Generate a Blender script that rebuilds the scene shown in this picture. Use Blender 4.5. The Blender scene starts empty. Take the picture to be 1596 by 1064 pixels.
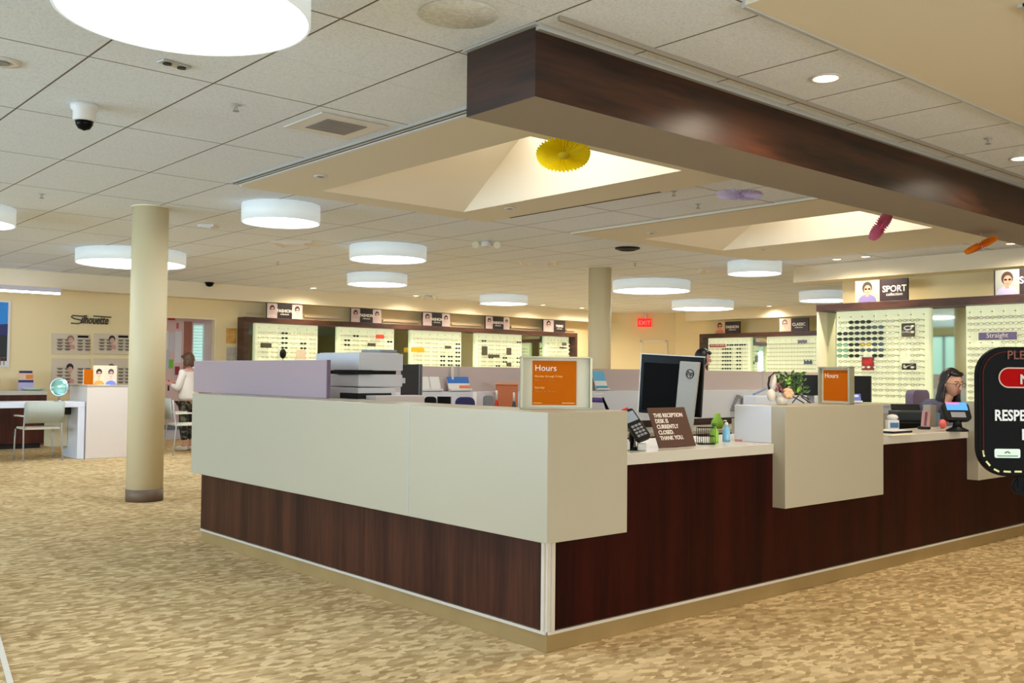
import bpy, bmesh, math, random
from mathutils import Vector, Matrix
random.seed(7)
PI = math.pi
SC = bpy.context.scene
COL = SC.collection
# ------------------------------------------------------------------ camera
F_PX = 1519.64
YAW, PIT, ROL = math.radians(48.8), math.radians(1.888), math.radians(0.584)
EYE = 1.35
fw = Vector((math.cos(PIT)*math.cos(YAW), math.cos(PIT)*math.sin(YAW), math.sin(PIT)))
r0 = fw.cross(Vector((0, 0, 1))).normalized(); u0 = r0.cross(fw)
rt = r0*math.cos(ROL) + u0*math.sin(ROL); up = -r0*math.sin(ROL) + u0*math.cos(ROL)
cd = bpy.data.cameras.new('camera'); cam = bpy.data.objects.new('camera', cd); COL.objects.link(cam)
cd.sensor_width = 36; cd.lens = F_PX/1596*36; cd.clip_start = 0.05; cd.clip_end = 200
cam.matrix_world = Matrix(((rt.x, up.x, -fw.x, 0), (rt.y, up.y, -fw.y, 0), (rt.z, up.z, -fw.z, EYE), (0, 0, 0, 1)))
SC.camera = cam
# ------------------------------------------------------------------ world, exposure
w = bpy.data.worlds.new('daylight'); SC.world = w; w.use_nodes = True
wn = w.node_tree.nodes; wl = w.node_tree.links
bg = wn['Background']
tc = wn.new('ShaderNodeTexCoord'); sep = wn.new('ShaderNodeSeparateXYZ'); rmp = wn.new('ShaderNodeValToRGB')
wl.new(tc.outputs['Generated'], sep.inputs[0]); wl.new(sep.outputs['Z'], rmp.inputs[0]); wl.new(rmp.outputs[0], bg.inputs[0])
rmp.color_ramp.elements[0].position = 0.0; rmp.color_ramp.elements[0].color = (0.25, 0.42, 0.36, 1)
rmp.color_ramp.elements[1].position = 0.25; rmp.color_ramp.elements[1].color = (0.72, 0.9, 1.0, 1)
bg.inputs[1].default_value = 2.2
SC.view_settings.view_transform = 'Standard'; SC.view_settings.look = 'None'
SC.view_settings.gamma = 1; SC.view_settings.exposure = 0.05; SC.view_settings.use_curve_mapping = False

def area_light(name, loc, rot, sx, sy, power, color):
    l = bpy.data.lights.new(name, 'AREA'); l.shape = 'RECTANGLE'; l.size = sx; l.size_y = sy; l.energy = power; l.color = color
    o = bpy.data.objects.new(name, l); o.location = loc; o.rotation_euler = rot; COL.objects.link(o); return o
# daylight entering through the glazing of the entrance side, the left side and the two roof lights
area_light('daylight_left_window', (-5.8, 8.5, 1.7), (0, -PI/2-.35, 0), 2.2, 9, 620, (0.55, 0.76, 1.0))
area_light('daylight_entrance', (2.5, -4.8, 1.7), (PI/2+.35, 0, 0), 9, 2.2, 320, (0.93, 0.95, 1.0))
area_light('daylight_roof_light_near', (5.45, 6.0, 3.68), (0, 0, 0), 1.2, 1.4, 25, (1.0, 0.97, 0.92))
area_light('daylight_roof_light_far', (9.9, 6.0, 3.68), (0, 0, 0), 1.2, 1.4, 25, (1.0, 0.97, 0.92))
LAMP_E = 13.0

# ------------------------------------------------------------------ helpers
C0 = Vector((0, 0, EYE))
def at(px, py, X=None, Y=None, Z=None, D=None):
    d = fw + rt*((px-798)/F_PX) - up*((py-532)/F_PX)
    t = D if D is not None else (X/d.x if X is not None else (Y/d.y if Y is not None else (Z-EYE)/d.z))
    return C0 + d*t
def lin(c):
    return tuple(((v/255)/12.92 if v/255 <= 0.04045 else ((v/255+0.055)/1.055)**2.4) for v in c)
MATS = {}
def mat(name, rgb=(200, 200, 200), rough=0.6, metal=0.0, emit=0.0, trans=0.0, alpha=1.0, spec=0.5):
    if name in MATS: return MATS[name]
    m = bpy.data.materials.new(name); m.use_nodes = True; b = m.node_tree.nodes['Principled BSDF']
    c = (*lin(rgb), 1)
    b.inputs['Base Color'].default_value = c; b.inputs['Roughness'].default_value = rough
    b.inputs['Metallic'].default_value = metal; b.inputs['Alpha'].default_value = alpha
    b.inputs['Transmission Weight'].default_value = trans; b.inputs['Specular IOR Level'].default_value = spec
    if emit: b.inputs['Emission Color'].default_value = c; b.inputs['Emission Strength'].default_value = emit
    MATS[name] = m; return m
def bsdf(m): return m.node_tree.nodes['Principled BSDF']
def noise_mat(name, c1, c2, scale, rough=0.6, stretch=(1, 1, 1), detail=4, lo=0.35, hi=0.65, bump=0.0, spec=0.5):
    m = mat(name, c1, rough, spec=spec); nt = m.node_tree; n = nt.nodes; l = nt.links
    t = n.new('ShaderNodeTexCoord'); mp = n.new('ShaderNodeMapping'); mp.inputs['Scale'].default_value = stretch
    nz = n.new('ShaderNodeTexNoise'); nz.inputs['Scale'].default_value = scale; nz.inputs['Detail'].default_value = detail
    r = n.new('ShaderNodeValToRGB'); r.color_ramp.elements[0].position = lo; r.color_ramp.elements[1].position = hi
    r.color_ramp.elements[0].color = (*lin(c1), 1); r.color_ramp.elements[1].color = (*lin(c2), 1)
    l.new(t.outputs['Object'], mp.inputs[0]); l.new(mp.outputs[0], nz.inputs['Vector']); l.new(nz.outputs['Fac'], r.inputs[0])
    l.new(r.outputs[0], bsdf(m).inputs['Base Color'])
    if bump:
        bp = n.new('ShaderNodeBump'); bp.inputs['Strength'].default_value = bump; bp.inputs['Distance'].default_value = 0.004
        l.new(nz.outputs['Fac'], bp.inputs['Height']); l.new(bp.outputs[0], bsdf(m).inputs['Normal'])
    return m
class MB:
    def __init__(s): s.v = []; s.f = []; s.mi = []; s.ms = []; s.M = Matrix.Identity(4); s.smooth = []
    def mid(s, m):
        if m not in s.ms: s.ms.append(m)
        return s.ms.index(m)
    def add(s, vs, fs, m, sm=False):
        b = len(s.v); i = s.mid(m)
        s.v += [s.M @ Vector(v) for v in vs]
        for f in fs: s.f.append(tuple(b+k for k in f)); s.mi.append(i); s.smooth.append(sm)
        return s
    def box(s, x0, x1, y0, y1, z0, z1, m):
        return s.add([(x0,y0,z0),(x1,y0,z0),(x1,y1,z0),(x0,y1,z0),(x0,y0,z1),(x1,y0,z1),(x1,y1,z1),(x0,y1,z1)],
                     [(0,3,2,1),(4,5,6,7),(0,1,5,4),(1,2,6,5),(2,3,7,6),(3,0,4,7)], m)
    def lathe(s, prof, m, n=24, cx=0, cy=0, cz=0, axis='z', sm=True):
        vs = []
        for r, z in prof:
            for k in range(n):
                a = 2*PI*k/n; x, y = r*math.cos(a), r*math.sin(a)
                p = (x, y, z) if axis == 'z' else ((x, -z, y) if axis == 'y' else (z, x, y))
                vs.append((p[0]+cx, p[1]+cy, p[2]+cz))
        fs = [(j*n+k, j*n+(k+1) % n, (j+1)*n+(k+1) % n, (j+1)*n+k) for j in range(len(prof)-1) for k in range(n)]
        s.add(vs, fs, m, sm)
        b = len(s.v)-len(vs); i = s.mid(m)
        for j, fl in ((0, True), (len(prof)-1, False)):
            if prof[j][0] > 2e-3 and prof[0] != prof[-1]:
                f = [b+j*n+k for k in range(n)]
                s.f.append(tuple(reversed(f)) if fl else tuple(f)); s.mi.append(i); s.smooth.append(False)
        return s
    def cyl(s, r, z0, z1, m, n=20, cx=0, cy=0, cz=0, axis='z'): return s.lathe([(r, z0), (r, z1)], m, n, cx, cy, cz, axis)
    def tube(s, pts, r, m, n=8):
        pts = [Vector(p) for p in pts]; rs = r if isinstance(r, (list, tuple)) else [r]*len(pts)
        vs = []; 
        for i, p in enumerate(pts):
            t = (pts[min(i+1, len(pts)-1)]-pts[max(i-1, 0)]).normalized()
            a = Vector((0, 0, 1)) if abs(t.z) < 0.9 else Vector((1, 0, 0))
            e1 = t.cross(a).normalized(); e2 = t.cross(e1)
            vs += [p + (e1*math.cos(2*PI*k/n)+e2*math.sin(2*PI*k/n))*rs[i] for k in range(n)]
        fs = [(j*n+k, j*n+(k+1) % n, (j+1)*n+(k+1) % n, (j+1)*n+k) for j in range(len(pts)-1) for k in range(n)]
        fs += [tuple(range(n)), tuple(reversed(range((len(pts)-1)*n, len(pts)*n)))]
        return s.add(vs, fs, m, True)
    def ell(s, c, r, m, nu=14, nv=9, f=None):
        vs = [(0, 0, 1)]+[(math.sin(PI*j/nv)*math.cos(2*PI*k/nu), math.sin(PI*j/nv)*math.sin(2*PI*k/nu), math.cos(PI*j/nv)) for j in range(1, nv) for k in range(nu)]+[(0, 0, -1)]
        if f: vs = [f(Vector(v)) for v in vs]
        vs = [(v[0]*r[0]+c[0], v[1]*r[1]+c[1], v[2]*r[2]+c[2]) for v in vs]
        fs = [(0, 1+k, 1+(k+1) % nu) for k in range(nu)]
        fs += [(1+j*nu+k, 1+(j+1)*nu+k, 1+(j+1)*nu+(k+1) % nu, 1+j*nu+(k+1) % nu) for j in range(nv-2) for k in range(nu)]
        L = len(vs)-1; fs += [(L, 1+(nv-2)*nu+(k+1) % nu, 1+(nv-2)*nu+k) for k in range(nu)]
        return s.add(vs, fs, m, True)
    def prism(s, poly, y0, y1, m):      # outline in x,z extruded along y (front is y0)
        n = len(poly)
        return s.add([(x, y0, z) for x, z in poly]+[(x, y1, z) for x, z in poly],
                     [tuple(range(n)), tuple(reversed(range(n, 2*n)))]+[(k, n+k, n+(k+1) % n, (k+1) % n) for k in range(n)], m)
    def prismz(s, poly, z0, z1, m):     # outline in x,y extruded along z
        n = len(poly)
        return s.add([(x, y, z0) for x, y in poly]+[(x, y, z1) for x, y in poly],
                     [tuple(reversed(range(n))), tuple(range(n, 2*n))]+[(k, (k+1) % n, n+(k+1) % n, n+k) for k in range(n)], m)
    def ring(s, po, pi, y0, y1, m):     # band between two outlines in x,z
        n = len(po)
        vs = [(x, y0, z) for x, z in po]+[(x, y0, z) for x, z in pi]+[(x, y1, z) for x, z in po]+[(x, y1, z) for x, z in pi]
        fs = []
        for k in range(n):
            q = (k+1) % n
            fs += [(k, q, n+q, n+k), (2*n+k, 3*n+k, 3*n+q, 2*n+q), (k, 2*n+k, 2*n+q, q), (n+k, n+q, 3*n+q, 3*n+k)]
        return s.add(vs, fs, m)
    def build(s, name, parent=None, bevel=0, kind=None):
        me = bpy.data.meshes.new(name); me.from_pydata([tuple(v) for v in s.v], [], s.f)
        for m in s.ms: me.materials.append(m)
        me.polygons.foreach_set('material_index', s.mi); me.polygons.foreach_set('use_smooth', s.smooth)
        bm = bmesh.new(); bm.from_mesh(me); bmesh.ops.recalc_face_normals(bm, faces=bm.faces); bm.to_mesh(me); bm.free()
        me.update()
        o = bpy.data.objects.new(name, me); COL.objects.link(o)
        if parent: o.parent = parent
        if bevel:
            b = o.modifiers.new('bevel', 'BEVEL'); b.width = bevel; b.segments = 2; b.limit_method = 'ANGLE'; b.angle_limit = math.radians(40)
        if kind: o['kind'] = kind
        return o
def tag(o, label, cat, group=None, kind=None):
    o['label'] = label; o['category'] = cat
    if group: o['group'] = group
    if kind: o['kind'] = kind
    return o
def thing(name, label, cat, loc=(0, 0, 0), rz=0, group=None, rot=None):
    o = bpy.data.objects.new(name, None); COL.objects.link(o); o.empty_display_size = 0.1
    o.location = loc; o.rotation_euler = rot if rot else (0, 0, rz)
    return tag(o, label, cat, group)
def facing(fx, fy): return math.atan2(fx, -fy)
FACE_Y, FACE_X = 0.0, -PI/2      # fronts towards -Y, towards -X
FACE_CAM = facing(-fw.x, -fw.y)
def text(name, s, size, x, z, m, parent, y=0.0, align='LEFT', sx=1.0, ext=0.0008, shear=0.0, tilt=0.0, bold=0.0):
    cu = bpy.data.curves.new(name, 'FONT'); cu.body = s; cu.size = size; cu.extrude = ext; cu.align_x = align; cu.shear = shear
    cu.resolution_u = 3; cu.offset = bold; cu.space_line = 0.9
    o = bpy.data.objects.new(name, cu); COL.objects.link(o)
    dg = bpy.context.evaluated_depsgraph_get(); me = bpy.data.meshes.new_from_object(o.evaluated_get(dg))
    bpy.data.objects.remove(o); bpy.data.curves.remove(cu)
    o = bpy.data.objects.new(name, me); COL.objects.link(o); me.materials.clear(); me.materials.append(m)
    o.parent = parent; o.location = (x, y, z); o.rotation_euler = (PI/2, 0, 0); o.scale = (sx, 1, 1)
    if tilt: o.rotation_euler = (PI/2, tilt, 0)
    return o
def rrect(x0, x1, z0, z1, r, n=6):
    p = []
    for cx, cz, a0 in ((x1-r, z0+r, -PI/2), (x1-r, z1-r, 0), (x0+r, z1-r, PI/2), (x0+r, z0+r, PI)):
        p += [(cx+r*math.cos(a0+PI/2*k/n), cz+r*math.sin(a0+PI/2*k/n)) for k in range(n+1)]
    return p
def ellp(cx, cz, rx, rz, n=20): return [(cx+rx*math.cos(2*PI*k/n), cz+rz*math.sin(2*PI*k/n)) for k in range(n)]
def dup(root, loc=None, rz=None, label=None, group=None):
    r = root.copy(); COL.objects.link(r)
    if loc is not None: r.location = loc
    if rz is not None: r.rotation_euler = (0, 0, rz)
    if label: r['label'] = label
    if group: r['group'] = group
    for ch in [c for c in root.children]:
        c = ch.copy(); COL.objects.link(c); c.parent = r
        for g in [q for q in ch.children]:
            d = g.copy(); COL.objects.link(d); d.parent = c
    return r

# ------------------------------------------------------------------ materials
M_wall = mat('wall_paint', (242, 222, 174), 0.8)
M_soff = mat('soffit_paint', (244, 232, 204), 0.8)
M_dry = mat('drywall_ceiling', (226, 218, 196), 0.85)
M_well = mat('roof_light_shaft', (244, 234, 212), 0.85)
M_pink = mat('back_room_paint', (220, 190, 185), 0.8)
M_col = mat('column_paint', (222, 206, 166), 0.55)
M_base = mat('brown_vinyl_base', (112, 90, 72), 0.5)
M_tan = noise_mat('tan_vinyl_base', (150, 122, 72), (160, 132, 82), 3, 0.55)
M_white = mat('white_laminate', (184, 176, 154), 0.32)
M_top = mat('white_worktop', (208, 202, 188), 0.25)
M_offw = mat('off_white_plastic', (222, 220, 216), 0.45)
M_cool = mat('cool_white_laminate', (226, 230, 242), 0.35)
M_grey = mat('grey_plastic', (140, 140, 145), 0.45)
M_lgrey = mat('light_grey_metal', (190, 192, 190), 0.35, 0.3)
M_blk = mat('black_plastic', (8, 8, 9), 0.45, spec=0.25)
M_scr = mat('black_screen', (4, 4, 5), 0.3, spec=0.15)
M_dark = mat('dark_interior', (20, 18, 16), 0.8)
M_chrome = mat('chrome', (210, 212, 215), 0.18, 1.0)
M_alu = mat('aluminium_trim', (226, 220, 208), 0.3, 0.35)
M_mirror = mat('mirror_glass', (215, 225, 210), 0.03, 1.0)
M_lens = mat('lamp_diffuser', (240, 248, 255), 0.5, emit=LAMP_E)
M_lbody = mat('lamp_drum', (212, 220, 220), 0.5, emit=0.4)
M_bulb = mat('downlight_lamp', (255, 226, 180), 0.5, emit=6)
M_panel = mat('lit_display_panel', (228, 232, 192), 0.5, emit=0.5)
M_frost = mat('frosted_acrylic', (200, 184, 182), 0.35)
M_lilac = mat('lilac_frosted_glass', (172, 150, 158), 0.3)
M_paper = mat('white_paper', (232, 232, 232), 0.7)
M_orange = mat('orange_print', (192, 96, 2), 0.7, spec=0.1)
M_txt = mat('white_lettering', (240, 232, 222), 0.5)
M_txto = mat('pale_orange_lettering', (240, 170, 80), 0.5)
M_blue = mat('blue_print', (60, 120, 205), 0.5)
M_teal = mat('teal_print', (40, 155, 190), 0.5)
M_navy = mat('navy_print', (40, 42, 105), 0.5)
M_red = mat('red_plastic', (196, 36, 30), 0.4)
M_green = mat('leaf_green', (62, 92, 42), 0.55)
M_lime = mat('lime_green', (140, 190, 60), 0.5)
M_skin = mat('skin', (208, 158, 130), 0.55)
M_skin2 = mat('skin_rosy', (216, 160, 142), 0.55)
M_acr = mat('clear_acrylic', (240, 245, 240), 0.05, trans=1.0)
bsdf(M_acr).inputs['IOR'].default_value = 1.15

def wood(name, c1, c2, stretch, rough=0.3, scale=1.0):
    m = mat(name, c1, rough); nt = m.node_tree; n = nt.nodes; l = nt.links
    t = n.new('ShaderNodeTexCoord'); mp = n.new('ShaderNodeMapping'); mp.inputs['Scale'].default_value = stretch
    a = n.new('ShaderNodeTexNoise'); a.inputs['Scale'].default_value = 6*scale; a.inputs['Detail'].default_value = 6; a.inputs['Distortion'].default_value = 0.4
    mp2 = n.new('ShaderNodeMapping'); mp2.inputs['Scale'].default_value = tuple(3*v for v in stretch)
    b = n.new('ShaderNodeTexNoise'); b.inputs['Scale'].default_value = 14*scale; b.inputs['Detail'].default_value = 3
    mx = n.new('ShaderNodeMath'); mx.operation = 'MULTIPLY_ADD'; mx.inputs[1].default_value = 0.45
    r = n.new('ShaderNodeValToRGB'); r.color_ramp.elements[0].position = 0.55; r.color_ramp.elements[1].position = 0.9
    r.color_ramp.elements[0].color = (*lin(c1), 1); r.color_ramp.elements[1].color = (*lin(c2), 1)
    l.new(t.outputs['Object'], mp.inputs[0]); l.new(t.outputs['Object'], mp2.inputs[0]); l.new(mp.outputs[0], a.inputs['Vector']); l.new(mp2.outputs[0], b.inputs['Vector'])
    l.new(b.outputs['Fac'], mx.inputs[0]); l.new(a.outputs['Fac'], mx.inputs[2]); l.new(mx.outputs[0], r.inputs[0]); l.new(r.outputs[0], bsdf(m).inputs['Base Color'])
    return m
M_woodL = wood('desk_wood_daylit_side', (46, 22, 12), (80, 44, 28), (1, 1, 0.06), 0.45)  # desk timber with daylight on the left face painted in as browner
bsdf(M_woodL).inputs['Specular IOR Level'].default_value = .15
M_woodF = wood('desk_wood_front', (30, 4, 2), (52, 11, 6), (1, 1, 0.06), 0.42)  # darker copy of the desk timber, without the painted daylight
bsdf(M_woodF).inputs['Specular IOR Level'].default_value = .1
M_beam = wood('beam_wood', (24, 12, 7), (72, 38, 22), (0.08, 0.08, 1), 0.38)
M_frame = wood('display_frame_wood', (52, 30, 22), (92, 56, 42), (0.2, 0.2, 1), 0.4)
M_cab = wood('cabinet_wood', (50, 18, 14), (84, 36, 24), (1, 1, 0.1), 0.35)
M_beamb = mat('beam_underside', (150, 140, 126), 0.7)

# carpet: small rectangular dashes in four tans
def carpet():
    m = mat('carpet', (160, 130, 88), 0.95, spec=0.1); nt = m.node_tree; n = nt.nodes; l = nt.links
    t = n.new('ShaderNodeTexCoord'); mp = n.new('ShaderNodeMapping')
    mp.inputs['Rotation'].default_value = (0, 0, math.radians(41)); mp.inputs['Scale'].default_value = (17, 33, 1)
    l.new(t.outputs['Object'], mp.inputs[0])
    nd = n.new('ShaderNodeTexNoise'); nd.inputs['Scale'].default_value = 1.2; nd.inputs['Detail'].default_value = 2
    l.new(mp.outputs[0], nd.inputs['Vector'])
    ad = n.new('ShaderNodeVectorMath'); ad.operation = 'MULTIPLY_ADD'; ad.inputs[1].default_value = (.7, .5, 0)
    l.new(nd.outputs['Color'], ad.inputs[0]); l.new(mp.outputs[0], ad.inputs[2])
    v = n.new('ShaderNodeTexVoronoi'); v.inputs['Scale'].default_value = 1.0; v.inputs['Randomness'].default_value = 0.9
    v.distance = 'CHEBYCHEV'; l.new(ad.outputs[0], v.inputs['Vector'])
    r = n.new('ShaderNodeValToRGB'); e = r.color_ramp.elements
    sepc = n.new('ShaderNodeSeparateColor'); l.new(v.outputs['Color'], sepc.inputs[0])
    big = n.new('ShaderNodeTexNoise'); big.inputs['Scale'].default_value = 1.1; big.inputs['Detail'].default_value = 3; l.new(t.outputs['Object'], big.inputs['Vector'])
    mm = n.new('ShaderNodeMath'); mm.operation = 'MULTIPLY_ADD'; mm.inputs[1].default_value = 0.55
    l.new(big.outputs['Fac'], mm.inputs[0])
    m3 = n.new('ShaderNodeMath'); m3.operation = 'MULTIPLY'; m3.inputs[1].default_value = 0.75; l.new(sepc.outputs[0], m3.inputs[0]); l.new(m3.outputs[0], mm.inputs[2])
    l.new(mm.outputs[0], r.inputs[0])
    e[0].position = 0.15; e[0].color = (*lin((156, 124, 82)), 1); e[1].position = 1.0; e[1].color = (*lin((226, 200, 152)), 1)
    for p, c in ((0.42, (178, 149, 104)), (0.62, (192, 164, 118)), (0.8, (208, 180, 134))):
        x = e.new(p); x.color = (*lin(c), 1)
    fine = n.new('ShaderNodeTexNoise'); fine.inputs['Scale'].default_value = 220; l.new(t.outputs['Object'], fine.inputs['Vector'])
    bp = n.new('ShaderNodeBump'); bp.inputs['Strength'].default_value = 0.5; bp.inputs['Distance'].default_value = 0.006
    l.new(fine.outputs['Fac'], bp.inputs['Height']); l.new(bp.outputs[0], bsdf(m).inputs['Normal'])
    l.new(r.outputs[0], bsdf(m).inputs['Base Color']); return m
M_carpet = carpet()
# ceiling tiles: 0.713 x 1.43 grid with fine grooves, speckled mineral board
TX0, TXS, TY0, TYS = 2.428, 0.7135, 2.62, 1.43
def tiles():
    m = mat('ceiling_tiles', (205, 202, 190), 0.9, spec=0.2); nt = m.node_tree; n = nt.nodes; l = nt.links
    t = n.new('ShaderNodeTexCoord'); s = n.new('ShaderNodeSeparateXYZ'); l.new(t.outputs['Object'], s.inputs[0])
    def line(sock, off, step, wdt):
        a = n.new('ShaderNodeMath'); a.operation = 'SUBTRACT'; a.inputs[1].default_value = off-40*step+step/2; l.new(sock, a.inputs[0])
        b = n.new('ShaderNodeMath'); b.operation = 'MODULO'; b.inputs[1].default_value = step; l.new(a.outputs[0], b.inputs[0])
        c = n.new('ShaderNodeMath'); c.operation = 'SUBTRACT'; c.inputs[1].default_value = step/2; l.new(b.outputs[0], c.inputs[0])
        d = n.new('ShaderNodeMath'); d.operation = 'ABSOLUTE'; l.new(c.outputs[0], d.inputs[0])
        e = n.new('ShaderNodeMath'); e.operation = 'LESS_THAN'; e.inputs[1].default_value = wdt; l.new(d.outputs[0], e.inputs[0]); return e.outputs[0]
    lx = line(s.outputs[0], TX0, TXS, 0.006); ly = line(s.outputs[1], TY0, TYS, 0.006); lh = line(s.outputs[1], TY0+TYS/2, TYS, 0.003)
    mx = n.new('ShaderNodeMath'); mx.operation = 'MAXIMUM'; l.new(lx, mx.inputs[0]); l.new(ly, mx.inputs[1])
    hf = n.new('ShaderNodeMath'); hf.operation = 'MULTIPLY'; hf.inputs[1].default_value = 0.2; l.new(lh, hf.inputs[0])
    m2 = n.new('ShaderNodeMath'); m2.operation = 'MAXIMUM'; l.new(mx.outputs[0], m2.inputs[0]); l.new(hf.outputs[0], m2.inputs[1])
    nz = n.new('ShaderNodeTexNoise'); nz.inputs['Scale'].default_value = 90; nz.inputs['Detail'].default_value = 3; l.new(t.outputs['Object'], nz.inputs['Vector'])
    r = n.new('ShaderNodeValToRGB'); r.color_ramp.elements[0].position = 0.35; r.color_ramp.elements[1].position = 0.55
    r.color_ramp.elements[0].color = (*lin((218, 227, 238)), 1); r.color_ramp.elements[1].color = (*lin((234, 241, 250)), 1)
    l.new(nz.outputs['Fac'], r.inputs[0])
    mix = n.new('ShaderNodeMix'); mix.data_type = 'RGBA'; mix.inputs[7].default_value = (*lin((112, 104, 92)), 1)
    l.new(m2.outputs[0], mix.inputs[0]); l.new(r.outputs[0], mix.inputs[6]); l.new(mix.outputs[2], bsdf(m).inputs['Base Color'])
    return m
M_tile = tiles()

# ------------------------------------------------------------------ the room
XL, XR, YF, YB, ZC = -6.0, 24.0, -5.0, 18.5, 3.05
def struct(name, mb, parent=None, bevel=0): return mb.build(name, parent, bevel, 'structure')
struct('floor', MB().box(XL, XR, YF, YB+2.5, -0.1, 0, M_carpet))
WELLS = [(4.6, 6.28, 5.08, 7.96), (9.1, 10.7, 5.08, 7.96)]
DRY = [(3.95, 6.88, 4.0, 8.32), (8.2, 12.2, 4.0, 8.32), (3.66, 14.0, YF, 2.6)]
def cells(mb, R, holes, z0, z1, m):
    xs = sorted({R[0], R[1]} | {v for h in holes for v in h[:2] if R[0] < v < R[1]}); ys = sorted({R[2], R[3]} | {v for h in holes for v in h[2:] if R[2] < v < R[3]})
    for i in range(len(xs)-1):
        for j in range(len(ys)-1):
            cx, cy = (xs[i]+xs[i+1])/2, (ys[j]+ys[j+1])/2
            if not any(h[0] < cx < h[1] and h[2] < cy < h[3] for h in holes): mb.box(xs[i], xs[i+1], ys[j], ys[j+1], z0, z1, m)
mb = MB(); cells(mb, (XL, XR, YF, YB+2.5), WELLS, ZC, ZC+0.12, M_tile); struct('ceiling', mb)
for i, R in enumerate(DRY):
    mb = MB(); cells(mb, R, WELLS, ZC-0.02, ZC-0.0005, M_dry); struct('ceiling_%d' % (i+1) if i < 0 else 'ceiling', mb)
for (x0, x1, y0, y1) in WELLS:      # sloping shafts up to the roof lights
    h = 0.6; a = 0.2; b = 1.2; z0 = ZC-0.02; z1 = ZC+h
    mb = MB(); t = 0.04
    B = [(x0, y0), (x1, y0), (x1, y1), (x0, y1)]; T = [(x0+a, y0+0.2), (x1-a, y0+0.2), (x1-a, y1-b), (x0+a, y1-b)]
    Bo = [(x0-t, y0-t), (x1+t, y0-t), (x1+t, y1+t), (x0-t, y1+t)]; To = [(x0+a-t, y0+.2-t), (x1-a+t, y0+.2-t), (x1-a+t, y1-b+t), (x0+a-t, y1-b+t)]
    vs = [(*p, z0) for p in B]+[(*p, z1) for p in T]+[(*p, ZC+.121) for p in Bo]+[(*p, z1) for p in To]
    mb.add(vs, [(k, (k+1) % 4, 4+(k+1) % 4, 4+k) for k in range(4)]+[(8+k, 12+k, 12+(k+1) % 4, 8+(k+1) % 4) for k in range(4)]+[(4+k, 4+(k+1) % 4, 12+(k+1) % 4, 12+k) for k in range(4)], M_well)
    struct('trim_1', mb)
    mb = MB().box(x0+a-.02, x1-a+.02, y0+.18, y1-b+.02, z1+0.1, z1+0.12, mat('roof_light_glass', (255, 250, 240), 0.3, emit=1.1)); struct('window_1', mb)
    mb = MB()
    for (u0_, u1_, v0_, v1_) in ((x0+a-.03, x0+a, y0+.17, y1-b+.03), (x1-a, x1-a+.03, y0+.17, y1-b+.03), (x0+a-.03, x1-a+.03, y0+.17, y0+.2), (x0+a-.03, x1-a+.03, y1-b, y1-b+.03)):
        mb.box(u0_, u1_, v0_, v1_, z1, z1+.1, M_well)
    struct('trim_2', mb)
# walls
OPX0, OPX1, OPZ = at(206, 600, Y=YB).x, 8.32, 2.36
mb = MB().box(XL, OPX0, YB, YB+0.12, 0, ZC, M_wall).box(OPX1, 19.1, YB, YB+0.12, 0, ZC, M_wall).box(OPX0, OPX1, YB, YB+0.12, OPZ, ZC, M_wall); struct('wall_back', mb)
# recess behind the opening: papers, window with blinds
RB = YB+0.5
mb = MB().box(OPX0-.12, OPX0, YB+.12, RB, 0, 2.6, M_pink).box(OPX1+.001, OPX1+.12, YB+.12, RB+.1, 0, 2.6, M_pink).box(OPX0-.12, OPX1+.12, YB+.12, RB, OPZ+.12, OPZ+.24, M_pink)
wx0, wx1, wz0, wz1 = at(298, 600, Y=RB).x, at(317, 600, Y=RB).x, 0.95, at(300, 503, Y=RB).z
mb.box(OPX0-.12, wx0, RB, RB+.1, 0, 2.6, M_pink).box(wx1, OPX1, RB, RB+.1, 0, 2.6, M_pink).box(wx0, wx1, RB, RB+.1, wz1, 2.6, M_pink).box(wx0, wx1, RB, RB+.1, 0, wz0, M_pink)
struct('wall_recess', mb)
mb = MB().box(wx0, wx1, RB+.06, RB+.08, wz0, wz1, mat('window_daylight', (175, 215, 205), 0.3, emit=0.75)); wi = struct('window_2', mb)
mb = MB().box(wx0, wx0+.02, RB-.005, RB+.05, wz0, wz1, M_paper).box(wx1-.02, wx1, RB-.005, RB+.05, wz0, wz1, M_paper).box(wx0, wx1, RB-.006, RB+.05, wz1-.04, wz1, M_paper)
for k in range(22): mb.box(wx0+.02, wx1-.02, RB+.02, RB+.04, wz0+(wz1-wz0)*k/22, wz0+(wz1-wz0)*k/22+.008, M_paper)
struct('window_blind', mb, wi)
q0, q1 = at(285, 600, Y=RB).x, at(296, 600, Y=RB).x
struct('trim_3', MB().box(q0, q1, RB-.04, RB-.001, 0, wz1+.02, mat('brown_door_edge', (160, 100, 82), 0.5)))
struct('trim_4', MB().box(OPX0-.05, OPX1+.02, YB-.015, YB-.001, OPZ, OPZ+.03, M_soff).box(OPX1, OPX1+.03, YB-.015, YB-.001, 0, OPZ, M_soff))
# diagonal far corner and middle wall
pA = at(958, 488, Z=ZC); pB = at(1100, 488, Z=ZC)
dv = (pB-pA); dv.z = 0; L = dv.length; ang = math.atan2(dv.y, dv.x)
root = MB(); root.M = Matrix.Translation((pA.x, pA.y, 0)) @ Matrix.Rotation(ang, 4, 'Z')
root.box(-1.2, L+1.2, 0, 0.12, 0, ZC, M_wall); struct('wall_corner', root)
mb = MB().box(20.95, 21.05, 6.0, 17.3, 0, ZC, M_wall); struct('wall_middle', mb)
mb = MB().box(XR-.1, XR, YF, 16, 0, ZC, M_wall); struct('wall_right', mb)
# right-hand display wall
RWX = 13.62
ye = at(1313, 450, X=RWX).y
struct('wall_display', MB().box(RWX, RWX+.15, YF, ye, 0, ZC, M_wall))
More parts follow.
